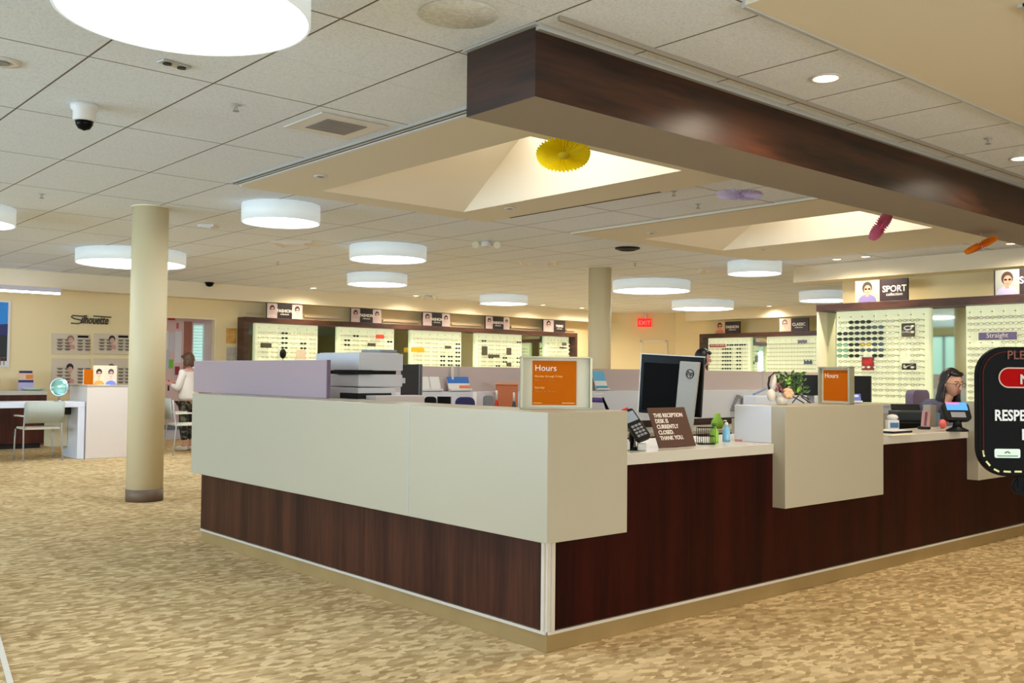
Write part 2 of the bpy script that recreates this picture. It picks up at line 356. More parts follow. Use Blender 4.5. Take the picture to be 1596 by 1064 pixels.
# entrance wall behind the camera and left wall, both glazed
def glazed(name, along, c, a0, a1, openings, m, thick):
    mb = MB()
    def bx(p, q, z0, z1):
        if along == 'x': mb.box(p, q, c-thick, c, z0, z1, m)
        else: mb.box(c-thick, c, p, q, z0, z1, m)
    cur = a0
    for (p, q) in openings:
        bx(cur, p, 0, ZC); bx(p, q, 0, .5); bx(p, q, 2.8, ZC); cur = q
    bx(cur, a1, 0, ZC); struct(name, mb)
    for i, (p, q) in enumerate(openings):
        mb = MB(); k = max(2, round((q-p)/1.2))
        for j in range(k+1):
            s = p+(q-p)*j/k-.03
            if along == 'x': mb.box(s, s+.06, c-.1, c-.02, .5, 2.8, M_grey)
            else: mb.box(c-.1, c-.02, s, s+.06, .5, 2.8, M_grey)
        if along == 'x': mb.box(p, q, c-.1, c-.02, .5, .56, M_grey).box(p, q, c-.1, c-.02, 2.74, 2.8, M_grey)
        else: mb.box(c-.1, c-.02, p, q, .5, .56, M_grey).box(c-.1, c-.02, p, q, 2.74, 2.8, M_grey)
        struct('window_%d' % (3+i), mb)
glazed('wall_left', 'y', XL, YF, YB, [(4.0, 13.0), (14, 17.5)], M_wall, .15)
glazed('wall_front', 'x', YF, XL, XR, [(-2.0, 7.0), (14, 20)], M_wall, .15)
# soffits
SFY, SFZ = 18.1, 2.75
struct('trim_5', MB().box(XL, 19.25, SFY, YB-.001, SFZ, ZC-.001, M_soff))
struct('trim_6', MB().box(13.24, RWX-.001, YF, 8.5, 2.81, ZC-.001, M_soff))
struct('trim_7', MB().box(20.46, 20.94, 8, 16.4, 2.79, ZC-.001, M_soff))
struct('baseboard_back', MB().box(XL, OPX0, YB-.015, YB-.001, 0, .1, M_base).box(OPX1+.03, 19, YB-.015, YB-.001, 0, .1, M_base))
struct('baseboard_display', MB().box(RWX-.015, RWX-.001, YF, 4, 0, .1, M_base))
# door in the far diagonal wall
d0 = at(998, 560, D=27); d1 = at(1038, 560, D=27)
n_ = Vector((-fw.x, -fw.y, 0)).normalized()
s0 = (at(998, 488, Z=ZC)-pA); s1 = (at(1040, 488, Z=ZC)-pA); s0.z = s1.z = 0
a_, b_ = s0.length, s1.length; dz = at(1018, 530, D=(at(1018, 488, Z=ZC)-C0).dot(fw)).z
mb = MB(); mb.M = Matrix.Translation((pA.x, pA.y, 0)) @ Matrix.Rotation(ang, 4, 'Z')
mb.box(a_+.06, b_-.06, -.03, -.001, 0, dz-.06, M_wall); dr = struct('door_1', mb)
mb = MB(); mb.M = Matrix.Translation((pA.x, pA.y, 0)) @ Matrix.Rotation(ang, 4, 'Z')
mb.box(a_, a_+.06, -.05, -.001, 0, dz, M_soff).box(b_-.06, b_, -.05, -.001, 0, dz, M_soff).box(a_, b_, -.05, -.001, dz-.06, dz, M_soff); struct('door_frame', mb, dr)
mb = MB(); mb.M = Matrix.Translation((pA.x, pA.y, 0)) @ Matrix.Rotation(ang, 4, 'Z')
mb.cyl(.025, 0.03, .08, M_chrome, 12, b_-.14, 0, 1.02, 'y'); struct('door_handle', mb, dr)
# the big timber beam
BX0, BY0, BY1, BZ = 3.167, 3.466, 4.0, 2.697
mb = MB(); v = [(BX0, BY0, BZ), (13.2, BY0, BZ), (13.2, BY1, BZ), (BX0, BY1, BZ), (BX0, BY0, ZC-.001), (13.2, BY0, ZC-.001), (13.2, BY1, ZC-.001), (BX0, BY1, ZC-.001)]
mb.add(v, [(0, 1, 5, 4), (1, 2, 6, 5), (2, 3, 7, 6), (3, 0, 4, 7), (4, 5, 6, 7)], M_beam); mb.add(v, [(0, 3, 2, 1)], M_beamb); struct('trim_8', mb)
struct('trim_9', MB().box(BX0, 13.2, BY0-.17, BY0-.155, ZC-.025, ZC-.001, M_beamb).box(BX0, 13.2, BY0-.03, BY0-.001, ZC-.03, ZC-.001, M_lgrey).box(BX0-.03, BX0-.001, BY0-.03, BY1, ZC-.012, ZC-.001, M_lgrey))
struct('trim_10', MB().box(3.66, 14, 2.6, 2.62, ZC-.03, ZC-.001, M_lgrey))

# ------------------------------------------------------------------ columns
def column(cx, cy, r, label):
    t = thing('round_column', label, 'column', (cx, cy, 0))
    MB().lathe([(r, .125), (r, ZC-.002)], M_col, 40).build('shaft', t)
    MB().lathe([(r+.004, 0.001), (r+.004, .125)], M_base, 40).build('base_band', t)['label'] = 'dark brown vinyl base band'
    MB().lathe([(r+.012, ZC-.012), (r+.012, ZC-.001)], M_soff, 40).build('collar', t)
column(3.83, 10.13, .182, 'thick cream round column left of the reception desk, brown band at its foot')
column(11.23, 10.72, .18, 'cream round column rising behind the orange-framed desk sign')

# ------------------------------------------------------------------ reception desk
WX, WY, BXo, BYo = 3.274, 3.463, 3.184, 3.373      # timber planes and box planes
YEND = 7.465
desk = thing('reception_desk', 'large corner reception desk, dark timber fronts with white raised boxes', 'reception desk', (WX, WY, 0))
def D(mb, name, bevel=0, label=None):
    mb.v = [Vector((v[0]-WX, v[1]-WY, v[2])) for v in mb.v]; o = mb.build(name, desk, bevel)
    if label: o['label'] = label
    return o
XE = 12.6
D(MB().box(WX, WX+.04, WY+.045, YEND, .105, .56, M_woodL), 'side_panel', label='vertical-grain timber panel, daylight painted in as a browner tone')
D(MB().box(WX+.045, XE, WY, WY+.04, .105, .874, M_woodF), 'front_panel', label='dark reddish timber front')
D(MB().box(WX+.005, WX+.05, WY+.005, YEND-.01, .001, .085, M_tan).box(WX+.05, XE, WY+.005, WY+.05, .001, .085, M_tan), 'toe_kick', label='tan vinyl base strip')
D(MB().box(WX-.004, WX+.01, WY+.012, YEND, .085, .1, M_alu).box(WX+.012, XE, WY-.004, WY+.01, .085, .1, M_alu), 'edge_trim', label='thin pale metal edge')
D(MB().box(WX-.004, WX+.012, WY+.022, WY+.04, .1, .55, M_alu).box(WX+.03, WX+.05, WY-.004, WY+.012, .1, .55, M_alu).box(WX+.006, WX+.036, WY+.006, WY+.036, .1, .55, M_alu), 'corner_trim', label='pale metal corner channel')
x978 = at(978, 720, Y=BYo).x; x1224 = at(1224, 720, Y=BYo).x; x1377 = at(1377, 700, Y=BYo).x; x1525 = at(1525, 700, Y=BYo).x
ZT, ZB = 1.167, .547
D(MB().prismz([(BXo, BYo), (x978, BYo), (x978, BYo+.36), (BXo+.36, BYo+.36), (BXo+.36, YEND), (BXo, YEND)], ZB, ZT, M_white), 'corner_box', .003, 'white raised L-shaped box wrapping the corner')
YC1 = WY+.75
D(MB().box(x978+.001, x1224-.001, WY-.01, YC1, .877, .937, M_top), 'worktop', .003, 'white worktop')
yb2 = at(1165, 622, X=x1224).y; yb3 = at(1499, 640, X=x1525).y
D(MB().box(x1224, x1377, BYo, BYo+.1, ZB, ZT, M_white).box(x1224, x1224+.03, BYo+.1, yb2+.1, .938, ZT, M_cool).box(x1377-.03, x1377, BYo+.1, yb2, .938, ZT, M_white).box(x1224+.03, x1377-.03, BYo+.1, BYo+.36, ZT-.03, ZT, M_white), 'raised_box', .003, 'white raised box in the middle of the front')
D(MB().box(x1224+.001, x1377-.001, WY-.01+.05, YC1, .877, .937, M_top), 'worktop', .003)
D(MB().box(x1377+.001, x1525-.001, WY-.01, 3.86, .877, .937, M_top), 'worktop', .003)
D(MB().box(x1525, x1525+1.2, BYo, BYo+.1, ZB, ZT+.0, M_white).box(x1525, x1525+.03, BYo+.1, yb3, .938, ZT, M_white), 'raised_box', .003, 'white raised box behind the black foreground sign')
D(MB().box(x1525+.001, XE, WY+.04, 3.86, .877, .937, M_top), 'worktop', .003)
D(MB().box(BXo+.361, BXo+1.0, BYo+1.2, 5.6, .70, .74, M_top), 'staff_worktop', label='lower white worktop behind the raised box')
D(MB().box(XE-.04, XE, WY+.05, 7.4, 0.001, .87, M_white), 'end_panel')
# seam
D(MB().box(BXo-.0015, BXo+.002, at(637, 700, X=BXo).y-.004, at(637, 700, X=BXo).y+.004, ZB+.01, ZT-.002, M_lgrey), 'panel_seam')
# privacy glass on the left run
t = thing('privacy_screen', 'opaque lilac frosted glass screen standing on the left run of the desk', 'screen', (3.46, 5.5, ZT))
gy = at(511, 600, X=3.46).y; gy1 = at(303, 600, X=3.46).y
zt = at(400, 561.5, X=3.46).z
MB().box(-.008, .008, gy-5.5, gy1-5.5, .001, zt-ZT, M_lilac).build('glass', t, .002)
MB().box(-.012, .012, gy-5.5-.012, gy-5.5, .001, zt-ZT, mat('screen_edge', (112, 92, 112), .4)).build('edge_cap', t)

# back run of the island: white upper box, timber below, frosted screens on top
bc = thing('back_counter', 'long white back counter of the reception island with frosted screens on top', 'counter', (5.4, 7.55, 0))
def B_(mb, name, bevel=0): mb.v = [Vector((v[0]-5.4, v[1]-7.55, v[2])) for v in mb.v]; return mb.build(name, bc, bevel)
B_(MB().box(3.7, 13.05, 7.62, 7.9, .001, .82, M_cab), 'cabinet_front')
B_(MB().box(3.7, 13.05, 7.56, 7.95, .82, 1.165, M_cool), 'upper_box', .003)
B_(MB().box(4.3, 12.5, 6.8, 7.555, .70, .74, M_top), 'worktop')
xs = [4.5, 6.05, 7.62, 9.75, 11.3, 12.95]
for i in range(5): B_(MB().box(xs[i]+.01, xs[i+1]-.01, 7.72, 7.738, 1.166, 1.415, M_frost), 'frosted_screen')['label'] = 'pinkish frosted acrylic screen'
for x in xs[1:-1]: B_(MB().box(x-.01, x+.01, 7.715, 7.743, 1.166, 1.42, M_lgrey), 'screen_post')

# ------------------------------------------------------------------ drum lamps
def drum(cx, cy, dia, label, zb=2.88):
    t = thing('drum_ceiling_light', label, 'ceiling light', (cx, cy, ZC), group='round drum lights on the ceiling')
    r = dia/2
    MB().lathe([(r-.012, -.001), (r, -.001), (r, zb-ZC-.012), (r-.012, zb-ZC-.012), (r-.012, -.001)], M_lbody, 56).build('drum', t)
    MB().lathe([(0.001, zb-ZC-.004), (r*.85, zb-ZC-.004), (r-.03, zb-ZC+.004), (r-.014, zb-ZC+.012), (r-.014, zb-ZC+.03), (0.001, zb-ZC+.03)], M_lens, 56).build('diffuser', t)['label'] = 'glowing white diffuser'
    return t
drum(1.66, 4.05, 1.06, 'largest-looking round drum light, cut by the top edge above the left tiles')
drum(4.77, 9.067, .79, 'round drum light just right of the top of the thick cream column')
drum(7.40, 11.018, 1.04, 'round drum light at picture centre, the nearer of two in one line')
drum(9.388, 14.303, 1.04, 'round drum light right below and beyond the central one')
drum(13.894, 16.161, 1.05, 'distant flat-looking drum light near the soffit over the far eyewear panels')
drum(13.54, 11.64, 1.4, 'wide drum light just right of the second cream column')
drum(17.972, 13.911, 1.4, 'far wide drum light near the red exit sign, behind the wide one')
drum(12.267, 8.536, .79, 'small round drum light near the right soffit, right of the wide drum')
drum(2.35, 11.5, 1.04, 'round drum light cut off by the left edge of the view')
drum(5.109, 14.204, 1.5, 'wide drum light partly hidden behind the thick cream column')
drum(17.6, 10.55, 1.04, 'half-hidden drum light seen left of the sport sign')

# ------------------------------------------------------------------ small ceiling fittings
def ceil_at(px, py): return at(px, py, Z=ZC)
def sprinkler(px, py, lab, z=ZC):
    p = at(px, py, Z=z)
    t = thing('fire_sprinkler', lab, 'sprinkler', (p.x, p.y, z-.0015), group='fire sprinklers on the ceiling')
    t.scale = (.75, .75, .75)
    MB().lathe([(.04, 0), (.036, -.006), (.012, -.008), (.012, -.03)], M_lgrey, 16).build('escutcheon', t)
    MB().lathe([(.028, -.052), (.028, -.056)], M_grey, 12).tube([(-.012, 0, -.03), (-.016, 0, -.04), (-.004, 0, -.052)], .003, M_grey, 5).tube([(.012, 0, -.03), (.016, 0, -.04), (.004, 0, -.052)], .003, M_grey, 5).build('deflector', t)
for px, py, lab in ((368, 163, 'small sprinkler on the tiles left of the square vent'), (65, 302, 'small sprinkler on the tiles far left below the dome camera'), (1540, 215, 'small sprinkler on the tiles right of the glowing downlight'),
                    (1050, 298, 'small sprinkler on the tiles between the two roof lights'), (1088, 318, 'dark small sprinkler near the lilac paper fan'), (433, 408, 'small sprinkler beyond the drum light beside the cream column'), (990, 410, 'small sprinkler right of the second column top')):
    sprinkler(px, py, lab)
for px, py, lab in ((272, 99, 'dark two-eyed recessed fitting beside the largest drum light'), ):
    p = ceil_at(px, py); t = thing('recessed_fitting', lab, 'ceiling fitting', (p.x, p.y, ZC-.0015), rz=.2)
    MB().box(-.09, .09, -.035, .035, -.01, 0, M_lgrey).build('plate', t, .003); 
    for s in (-1, 1): MB().cyl(.024, -.016, -.0105, M_blk, 14, s*.045).build('eye', t)
for px, py, lab, z in ((500, 274, 'tiny white recessed spot left of the near roof light', ZC-.02), (795, 324, 'tiny white recessed spot at the far rim of the near roof light', ZC-.02), (1016, 362, 'tiny white recessed spot left of the far roof light', ZC-.02), (1190, 388, 'tiny white recessed spot below the far roof light', ZC-.02), (3, 96, 'round white speaker grille cut by the left edge', ZC)):
    p = at(px, py, Z=z); r = .1 if px < 10 else .06
    t = thing('recessed_spot' if r < .1 else 'ceiling_speaker', lab, 'ceiling fitting', (p.x, p.y, z-.0015))
    MB().lathe([(r, 0), (r, -.006), (r*.55, -.008), (r*.5, -.003)], M_offw, 24).build('trim_ring', t)
    MB().cyl(r*.42, -.012, -.0085, M_grey, 16).build('lens', t)
p = ceil_at(132, 163); t = thing('dome_camera', 'white security camera with black dome hanging from the left ceiling tiles', 'camera', (p.x, p.y, ZC-.001))
MB().lathe([(.085, 0), (.085, -.03), (.07, -.045), (.07, -.1), (.062, -.108)], M_offw, 28).build('housing', t)
MB().lathe([(.055, -.1085), (.052, -.13), (.036, -.155), (0.001, -.168)], M_scr, 24).build('dome', t)['label'] = 'glossy black dome'
p = ceil_at(318, 441); t = thing('dome_camera', 'tiny black dome camera near the soffit above the doorway', 'camera', (p.x, min(p.y, 17.95), ZC-.001))
MB().lathe([(.09, 0), (.09, -.02)], M_blk, 20).build('housing', t); MB().lathe([(.08, -.0205), (.06, -.07), (.001, -.09)], M_scr, 20).build('dome', t)
def vent(px, py, s, lab, louv=True):
    p = ceil_at(px, py); t = thing('ceiling_vent', lab, 'vent', (p.x, p.y, ZC-.0015))
    MB().box(-s, s, -s, s, -.008, 0, M_offw).build('plate', t, .003)
    mb = MB()
    for k in range(10): mb.box(-s*.6, s*.6, -s*.6+k*s*.12, -s*.6+k*s*.12+s*.07, -.014, -.0085, M_grey)
    mb.build('louvres', t)
vent(523, 196, .26, 'square white air vent with grey louvres on the near ceiling tiles')
def square_diff(px, py, s, lab):
    p = ceil_at(px, py); t = thing('ceiling_diffuser', lab, 'vent', (p.x, p.y, ZC-.0015))
    mb = MB().lathe([(s*1.41, 0), (s*1.2, -.03), (s*1.0, -.012)], M_offw, 4, sm=False); mb.build('outer_frame', t)
    MB().lathe([(s*.8, -.014), (s*.62, -.035), (s*.3, -.02)], M_offw, 4, sm=False).build('inner_cone', t)
square_diff(462, 379, .3, 'square white air diffuser below the drum light beside the column')
square_diff(1118, 420, .3, 'square air diffuser left of the small drum light near the right soffit')
square_diff(325, 351, .1, 'small white angled ceiling fitting right of the thick column top')
square_diff(840, 409, .3, 'faint square air diffuser left of the second column top')
p = ceil_at(978, 386); t = thing('round_vent', 'round black vent on the ceiling between the yellow fan and the second column', 'vent', (p.x, p.y, ZC-.0015))
MB().lathe([(.17, 0), (.165, -.015), (.11, -.035), (.1, -.02)], M_blk, 28).build('ring', t); MB().lathe([(.085, -.021), (.06, -.034), (.001, -.036)], M_dark, 24).build('core', t)
for px, py, lab in ((758, 376, 'twin-headed emergency light on the ceiling beyond the near roof light'), (668, 460, 'twin-headed emergency light close to the far soffit')):
    p = ceil_at(px, py); t = thing('emergency_light', lab, 'emergency light', (p.x, p.y, ZC-.001), FACE_CAM, group='twin-headed emergency lights')
    MB().lathe([(.07, 0), (.07, -.05), (.05, -.07)], M_offw, 20).build('housing', t)
    for s in (-1, 1): MB().lathe([(.02, 0), (.045, .05), (.045, .065)], mat('warm_lamp_face', (232, 224, 196), .3), 14, s*.14, .02, -.05, 'y').tube([(s*.05, 0, -.04), (s*.13, .01, -.05)], .012, M_offw, 6).build('lamp_head', t)
p = ceil_at(1003, 489); t = thing('exit_sign', 'glowing red exit sign hanging from the ceiling in the far corner', 'exit sign', (p.x-.3, p.y-.3, ZC-.001), FACE_CAM)
zc_ = -.28
MB().box(-.19, .19, -.02, .02, zc_-.1, zc_+.13, mat('exit_red', (235, 30, 28), .4, emit=1.1)).build('face', t, .004)
MB().box(-.03, .03, -.015, .015, zc_+.131, 0, M_offw).build('stem', t)
text('lettering', 'EXIT', .16, 0, zc_-.045, mat('exit_letters', (255, 120, 110), .4, emit=1), t, y=-.0215, align='CENTER')
# stain ring on a tile, slot diffusers
p = ceil_at(715, 22)
MB().lathe([(.19, -.001), (.188, -.003), (.001, -.003)], noise_mat('stain_ring_board', (226, 230, 232), (206, 208, 204), 40), 36, p.x, p.y, ZC-.001).build('round_ceiling_plate'); tag(bpy.data.objects['round_ceiling_plate'], 'faint round plate on the tile above the beam corner', 'ceiling fitting')
sd = thing('slot_diffuser', 'long black double slot diffuser between tiles and the drywall ceiling', 'vent', (3.88, 4.1, ZC))
for k in range(2): MB().box(-.04+k*.045, -.015+k*.045, .0, 4.15, -.012, -.001, M_blk).build('slot', sd)
MB().box(-.055, -.04, 0, 4.15, -.016, -.001, M_lgrey).box(-.015, .005, 0, 4.15, -.016, -.001, M_lgrey).box(.03, .068, 0, 4.15, -.022, -.001, M_offw).build('frame', sd)
sd = thing('slot_diffuser', 'black slot diffuser cut by the upper right corner of the view', 'vent', (4.55, 1.72, ZC-.0205))
MB().box(0, 2, -.02, .03, -.012, 0, M_blk).build('slot', sd); MB().box(0, 2, .03, .05, -.014, 0, M_lgrey).build('frame', sd)
for nm, (px0, px1) in {'a': (820, 925), 'b': (915, 1262)}.items(): pass
struct('trim_11', MB().box(6.86, 6.879, 5.8, 7.9, ZC-.024, ZC-.0205, M_dark).box(8.201, 8.212, 4.1, 8.3, ZC-.024, ZC-.0205, M_beamb))
# recessed downlights
def downlight(p, lab, power, z=ZC, r=.075, wide=120):
    t = thing('recessed_downlight', lab, 'downlight', (p.x, p.y, z-.0012), group='recessed downlights')
    MB().lathe([(r, 0), (r, -.005), (r*.8, -.007), (r*.78, -.001)], M_offw, 24).build('trim_ring', t)
    MB().lathe([(.001, -.006), (r*.74, -.006), (r*.74, -.002)], M_bulb, 24).build('lamp', t)['label'] = 'glowing warm lamp'
    l = bpy.data.lights.new('downlight_beam', 'SPOT'); l.energy = power; l.spot_size = math.radians(wide); l.spot_blend = 1; l.color = (1, .86, .66); l.shadow_soft_size = .05
    o = bpy.data.objects.new('downlight_beam', l); COL.objects.link(o); o.location = (p.x, p.y, z-.03); return t
downlight(ceil_at(1287, 121), 'brightest recessed downlight, on the tiles in front of the timber beam', 130, r=.09, wide=160)
downlight(ceil_at(1592, 246), 'glowing recessed downlight cut by the right edge, in front of the beam', 130, r=.09, wide=160)
for px in (459, 620, 724, 822, 884, 912):
    p = ceil_at(px, 452+(px-459)*.068); downlight(Vector((p.x, min(p.y, 17.55), ZC)), 'small glowing downlight in the row along the far left soffit', 125, wide=165)
for px, py, lab in ((1320, 406, 'small glowing downlight by the right soffit, the left one of a pair'), (1370, 403, 'small glowing downlight by the right soffit, the right one of a pair'), (1593, 383, 'small downlight by the right soffit at the right edge of the view')):
    p = ceil_at(px, py); downlight(Vector((12.75, p.y, ZC)), lab, 75, wide=165)
p = ceil_at(1213, 478); downlight(Vector((min(p.x, 20.2), p.y, ZC)), 'small glowing downlight above the fashion sign on the far soffit', 70, wide=165)

# ------------------------------------------------------------------ eyewear
M_gl = {'dark': (mat('dark_frame', (40, 38, 36), .35), mat('dark_lens', (46, 50, 46), .15)), 'clear': (mat('grey_brown_frame', (150, 136, 112), .4), mat('glowing_clear_lens', (205, 205, 172), .2, emit=.35)),  # faint glow put into the clear, amber and green lenses
        'amber': (mat('amber_frame', (96, 76, 28), .4), mat('glowing_amber_lens', (196, 160, 40), .2, emit=.2)), 'green': (mat('green_frame', (70, 92, 70), .4), mat('glowing_green_lens', (120, 170, 130), .2, emit=.2))}
GP = {}
def glasses_mesh(kind):
    if kind in GP: return GP[kind]
    fr, le = M_gl[kind]; mb = MB()
    rx, rz = (.031, .021) if kind != 'clear' else (.028, .018)
    for s in (-1, 1):
        po = ellp(s*.036, 0, rx, rz, 10); pi = ellp(s*.036, 0, rx-.0045, rz-.0045, 10)
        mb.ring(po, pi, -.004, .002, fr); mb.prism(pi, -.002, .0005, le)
        mb.box(s*.066-.003, s*.066+.003, -.002, .075, .002, .009, fr)
    mb.box(-.009, .009, -.004, .001, .001, .007, fr)
    o = mb.build('eyeglasses'); GP[kind] = o.data; bpy.data.objects.remove(o); return GP[kind]
GCOUNT = [0]; STUFF = {}
def put_glasses(root, lx, ly, lz, kind, label, group, rzbase, sc=1.0):
    M = Matrix.Translation(root) @ Matrix.Rotation(rzbase, 4, 'Z')
    p = M @ Vector((lx, ly, lz)); me = glasses_mesh(kind)
    if GCOUNT[0] < 300:
        o = bpy.data.objects.new('eyeglasses', me); COL.objects.link(o); o.location = p; o.rotation_euler = (0, 0, rzbase+random.uniform(-.12, .12)); o.scale = (sc, sc, sc)
        tag(o, label, 'eyeglasses', group); GCOUNT[0] += 1
    else:
        s = STUFF.setdefault('s', MB()); s.M = Matrix.Translation(p) @ Matrix.Rotation(rzbase, 4, 'Z') @ Matrix.Scale(sc, 4)
        base = len(s.v); s.v += [s.M @ v.co for v in me.vertices]
        for f in me.polygons: s.f.append(tuple(base+k for k in f.vertices)); s.mi.append(s.mid(me.materials[f.material_index])); s.smooth.append(False)

def portrait(parent, x0, x1, z0, z1, y, bgc, skin, hair, shirt, nm='photo_print', shades=True, off=0.0, big=1.0):
    mb = MB(); w_, h_ = x1-x0, z1-z0; cx = (x0+x1)/2+off*w_; k = min(w_, h_)*big
    mb.box(x0, x1, y-.002, y, z0, z1, mat('print_%d_%d_%d' % bgc, bgc, .5))
    def cl(p): return [(min(max(a, x0), x1), min(max(b, z0), z1)) for a, b in p]
    mb.prism(cl(ellp(cx, z0+.02*h_, k*.46, k*.34, 16)), y-.003, y-.002, mat('print_%d_%d_%d' % shirt, shirt, .5))
    mb.prism(cl([(cx-k*.08, z0+h_*.25), (cx+k*.08, z0+h_*.25), (cx+k*.08, z0+h_*.5), (cx-k*.08, z0+h_*.5)]), y-.0036, y-.003, mat('print_%d_%d_%d' % skin, skin, .5))
    mb.prism(cl(ellp(cx, z0+h_*.66, k*.25, k*.29, 16)), y-.004, y-.0036, mat('print_%d_%d_%d' % hair, hair, .5))
    mb.prism(cl(ellp(cx+.02*k, z0+h_*.56, k*.18, k*.23, 16)), y-.0046, y-.004, mat('print_%d_%d_%d' % skin, skin, .5))
    if shades:
        for s in (-1, 1): mb.prism(cl(ellp(cx+.02*k+s*k*.085, z0+h_*.6, k*.07, k*.045, 10)), y-.0052, y-.0046, M_blk)
    mb.prism(cl(ellp(cx+.02*k, z0+h_*.44, k*.06, k*.015, 8)), y-.0052, y-.0046, mat('print_lips', (170, 80, 75), .5))
    return mb.build(nm, parent)

# display wall: local frame with its front towards -Y, x to the right, origin at floor, left end
ZH0, ZH1 = 2.325, 2.43
def display(rootloc, rz, W, panels, label, posts=(True, True), deep=.3, ends=True):
    t = thing('eyewear_display', label, 'display case', rootloc, rz)
    MB().box(0, W, 0, deep, ZH0, ZH1, M_frame).build('header', t, .003)
    if posts[0]: MB().box(0, .1, 0, deep, .05, ZH0-.0005, M_frame).build('side_post', t, .003)
    if posts[1]: MB().box(W-.08, W, 0, deep, .05, ZH0-.0005, M_frame).build('side_post', t, .003)
    MB().box(.0, W, .05, deep, .001, .95, M_cool).build('base_cabinet', t)
    MB().box(.0, W, -.0, deep, .9505, .985, M_top).build('ledge', t)
    cur = .1 if posts[0] else 0.0
    for (a, b, fl) in panels+[(W-(.08 if posts[1] else 0), 0, None)]:
        if a-cur > .04:
            MB().box(cur+.003, a-.003, deep-.04, deep-.02, .99, ZH0-.002, M_mirror).build('mirror', t)['label'] = 'mirror strip between the lit panels'
        if fl is not None: MB().box(a, b, deep-.1, deep-.02, .99, ZH0-.004, M_panel).build('lit_panel', t)['label'] = 'backlit pale green-yellow panel'
        cur = b
    for (a, b, fl) in panels:
        n = fl['cols']; mb = MB()
        for i in range(n+1):
            x = a+.06+(b-a-.12)*i/n; mb.box(x-.004, x+.004, deep-.112, deep-.101, 1.02, ZH0-.04, mat('panel_glow_rail', (222, 226, 188), .4, emit=.42))  # rails are no lamps; glow added to blend them into the lit panel
            for k in range(fl['rows']):
                z = ZH0-.09-k*fl['dz']
                mb.box(x-.006, x+.006, deep-.14, deep-.112, z-.006, z+.006, mat('peg', (150, 145, 118), .4))
        mb.build('peg_rails', t)
        st = (b-a-.12)/n
        for k in range(1, fl['rows']):
            for i in range(n):
                z = ZH0-.09-k*fl['dz']
                if z < 1.02: continue
                kd = fl['kind'](i, k)
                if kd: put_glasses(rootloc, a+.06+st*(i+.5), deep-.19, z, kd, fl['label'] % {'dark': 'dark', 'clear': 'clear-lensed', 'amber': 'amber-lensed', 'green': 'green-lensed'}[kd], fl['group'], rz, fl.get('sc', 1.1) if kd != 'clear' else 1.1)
    return t
def sign(root, rz, x0, x1, z0, z1, photos, txt, sub, tx, label, size=.12, subsize=.06, bgm=None):
    # board standing on the header; local x measured on the display's frame
    M = Matrix.Translation(root) @ Matrix.Rotation(rz, 4, 'Z'); p = M @ Vector((x0, 0.03, z0))
    t = thing('category_sign', label, 'sign', p, rz, 'category signs on the display headers')
    MB().box(0, x1-x0, 0, .04, .001, z1-z0, bgm or mat('sign_board', (48, 34, 36), .4)).build('board', t)
    for (a, b, bgc, sk, ha, sh, off) in photos: portrait(t, a, b, .003, z1-z0-.003, -.0005, bgc, sk, ha, sh, off=off)
    text('lettering', txt, size, tx, (z1-z0)*.42, M_txt, t, y=-.003, align='CENTER', bold=.002, sx=.95)
    text('small_lettering', sub, subsize, tx, (z1-z0)*.24, M_txt, t, y=-.003, align='CENTER')
    return t
def plaque(root, rz, lx, ly, lz, w_, h_, m, label, extra=None):
    M = Matrix.Translation(root) @ Matrix.Rotation(rz, 4, 'Z'); p = M @ Vector((lx, ly, lz))
    t = thing('display_plaque', label, 'plaque', p, rz)
    MB().box(-w_/2, w_/2, 0, .02, 0, h_, m).build('plate', t, .002)
    if extra: extra(t)
    return t

# right display (front towards -X): local x runs towards -Y
RX = 13.05
Ry0 = at(1272, 480, X=RX).y
def rx(px): return Ry0 - at(px, 560, X=RX+.22).y
rootR = Vector((RX, Ry0, 0))
random.seed(3)
def kindR(i, k):
    if k == 5 and i == 2: return 'amber'
    if k in (7, 8) and i == 2: return None
    if i >= 5 and k in (2, 3): return None if i == 5 else 'clear'
    if i == 5 and k in (7, 8): return None
    if k <= 7 and i in (0, 1, 2, 3):
        if i == 0 and k in (1, 2): return 'clear'
        if i == 0 and k >= 5: return 'green'
        if k == 1 and i == 3: return 'clear'
        return 'dark'
    return 'clear'
PR = [(rx(1305), rx(1449), dict(cols=7, rows=15, dz=.082, sc=1.3, kind=kindR, label='%s glasses in the rows of the lit sport panel', group='eyeglasses on the sport panel')),
      (rx(1507), rx(1650), dict(cols=7, rows=15, dz=.082, kind=lambda i, k: None if (k in (4, 5) and i in (0, 1, 2)) else 'clear', label='%s glasses in the rows of the lit panel at the right edge', group='eyeglasses on the right edge panel'))]
display(rootR, FACE_X, rx(1720), PR, 'brown-framed wall display of sport eyewear with lit panels at the right', posts=(False, True))
mbp = MB().box(-.001, .03, .02, .3, .99, ZH0-.001, M_soff)
mbp.build('end_post', [o for o in bpy.data.objects if o.name.startswith('eyewear_display')][0])
def rsx(px): return Ry0 - at(px, 450, X=RX+.03).y
sg = sign(rootR, FACE_X, rsx(1333), rsx(1414.5), ZH1+.001, ZH1+.315, [(0.0, rsx(1371)-rsx(1333), (178, 165, 140), (205, 130, 110), (40, 36, 28), (110, 100, 150), 0.0)], 'SPORT', 'collection', rsx(1394)-rsx(1333), 'dark SPORT sign with a photo of a person in sunglasses on the right header', .125, .062)
sign(rootR, FACE_X, rsx(1549), rsx(1640), ZH1+.001, ZH1+.33, [(0.02, rsx(1589)-rsx(1549), (160, 165, 160), (205, 140, 120), (70, 45, 35), (175, 170, 205), 0.0)], 'SPORT', 'collection', rsx(1612)-rsx(1549), 'sign with a laughing person in orange shades, cut by the right edge', .125, .062)
def pR(px): return rx(px)
def zR(py): return at(1400, py, X=RX+.15).z
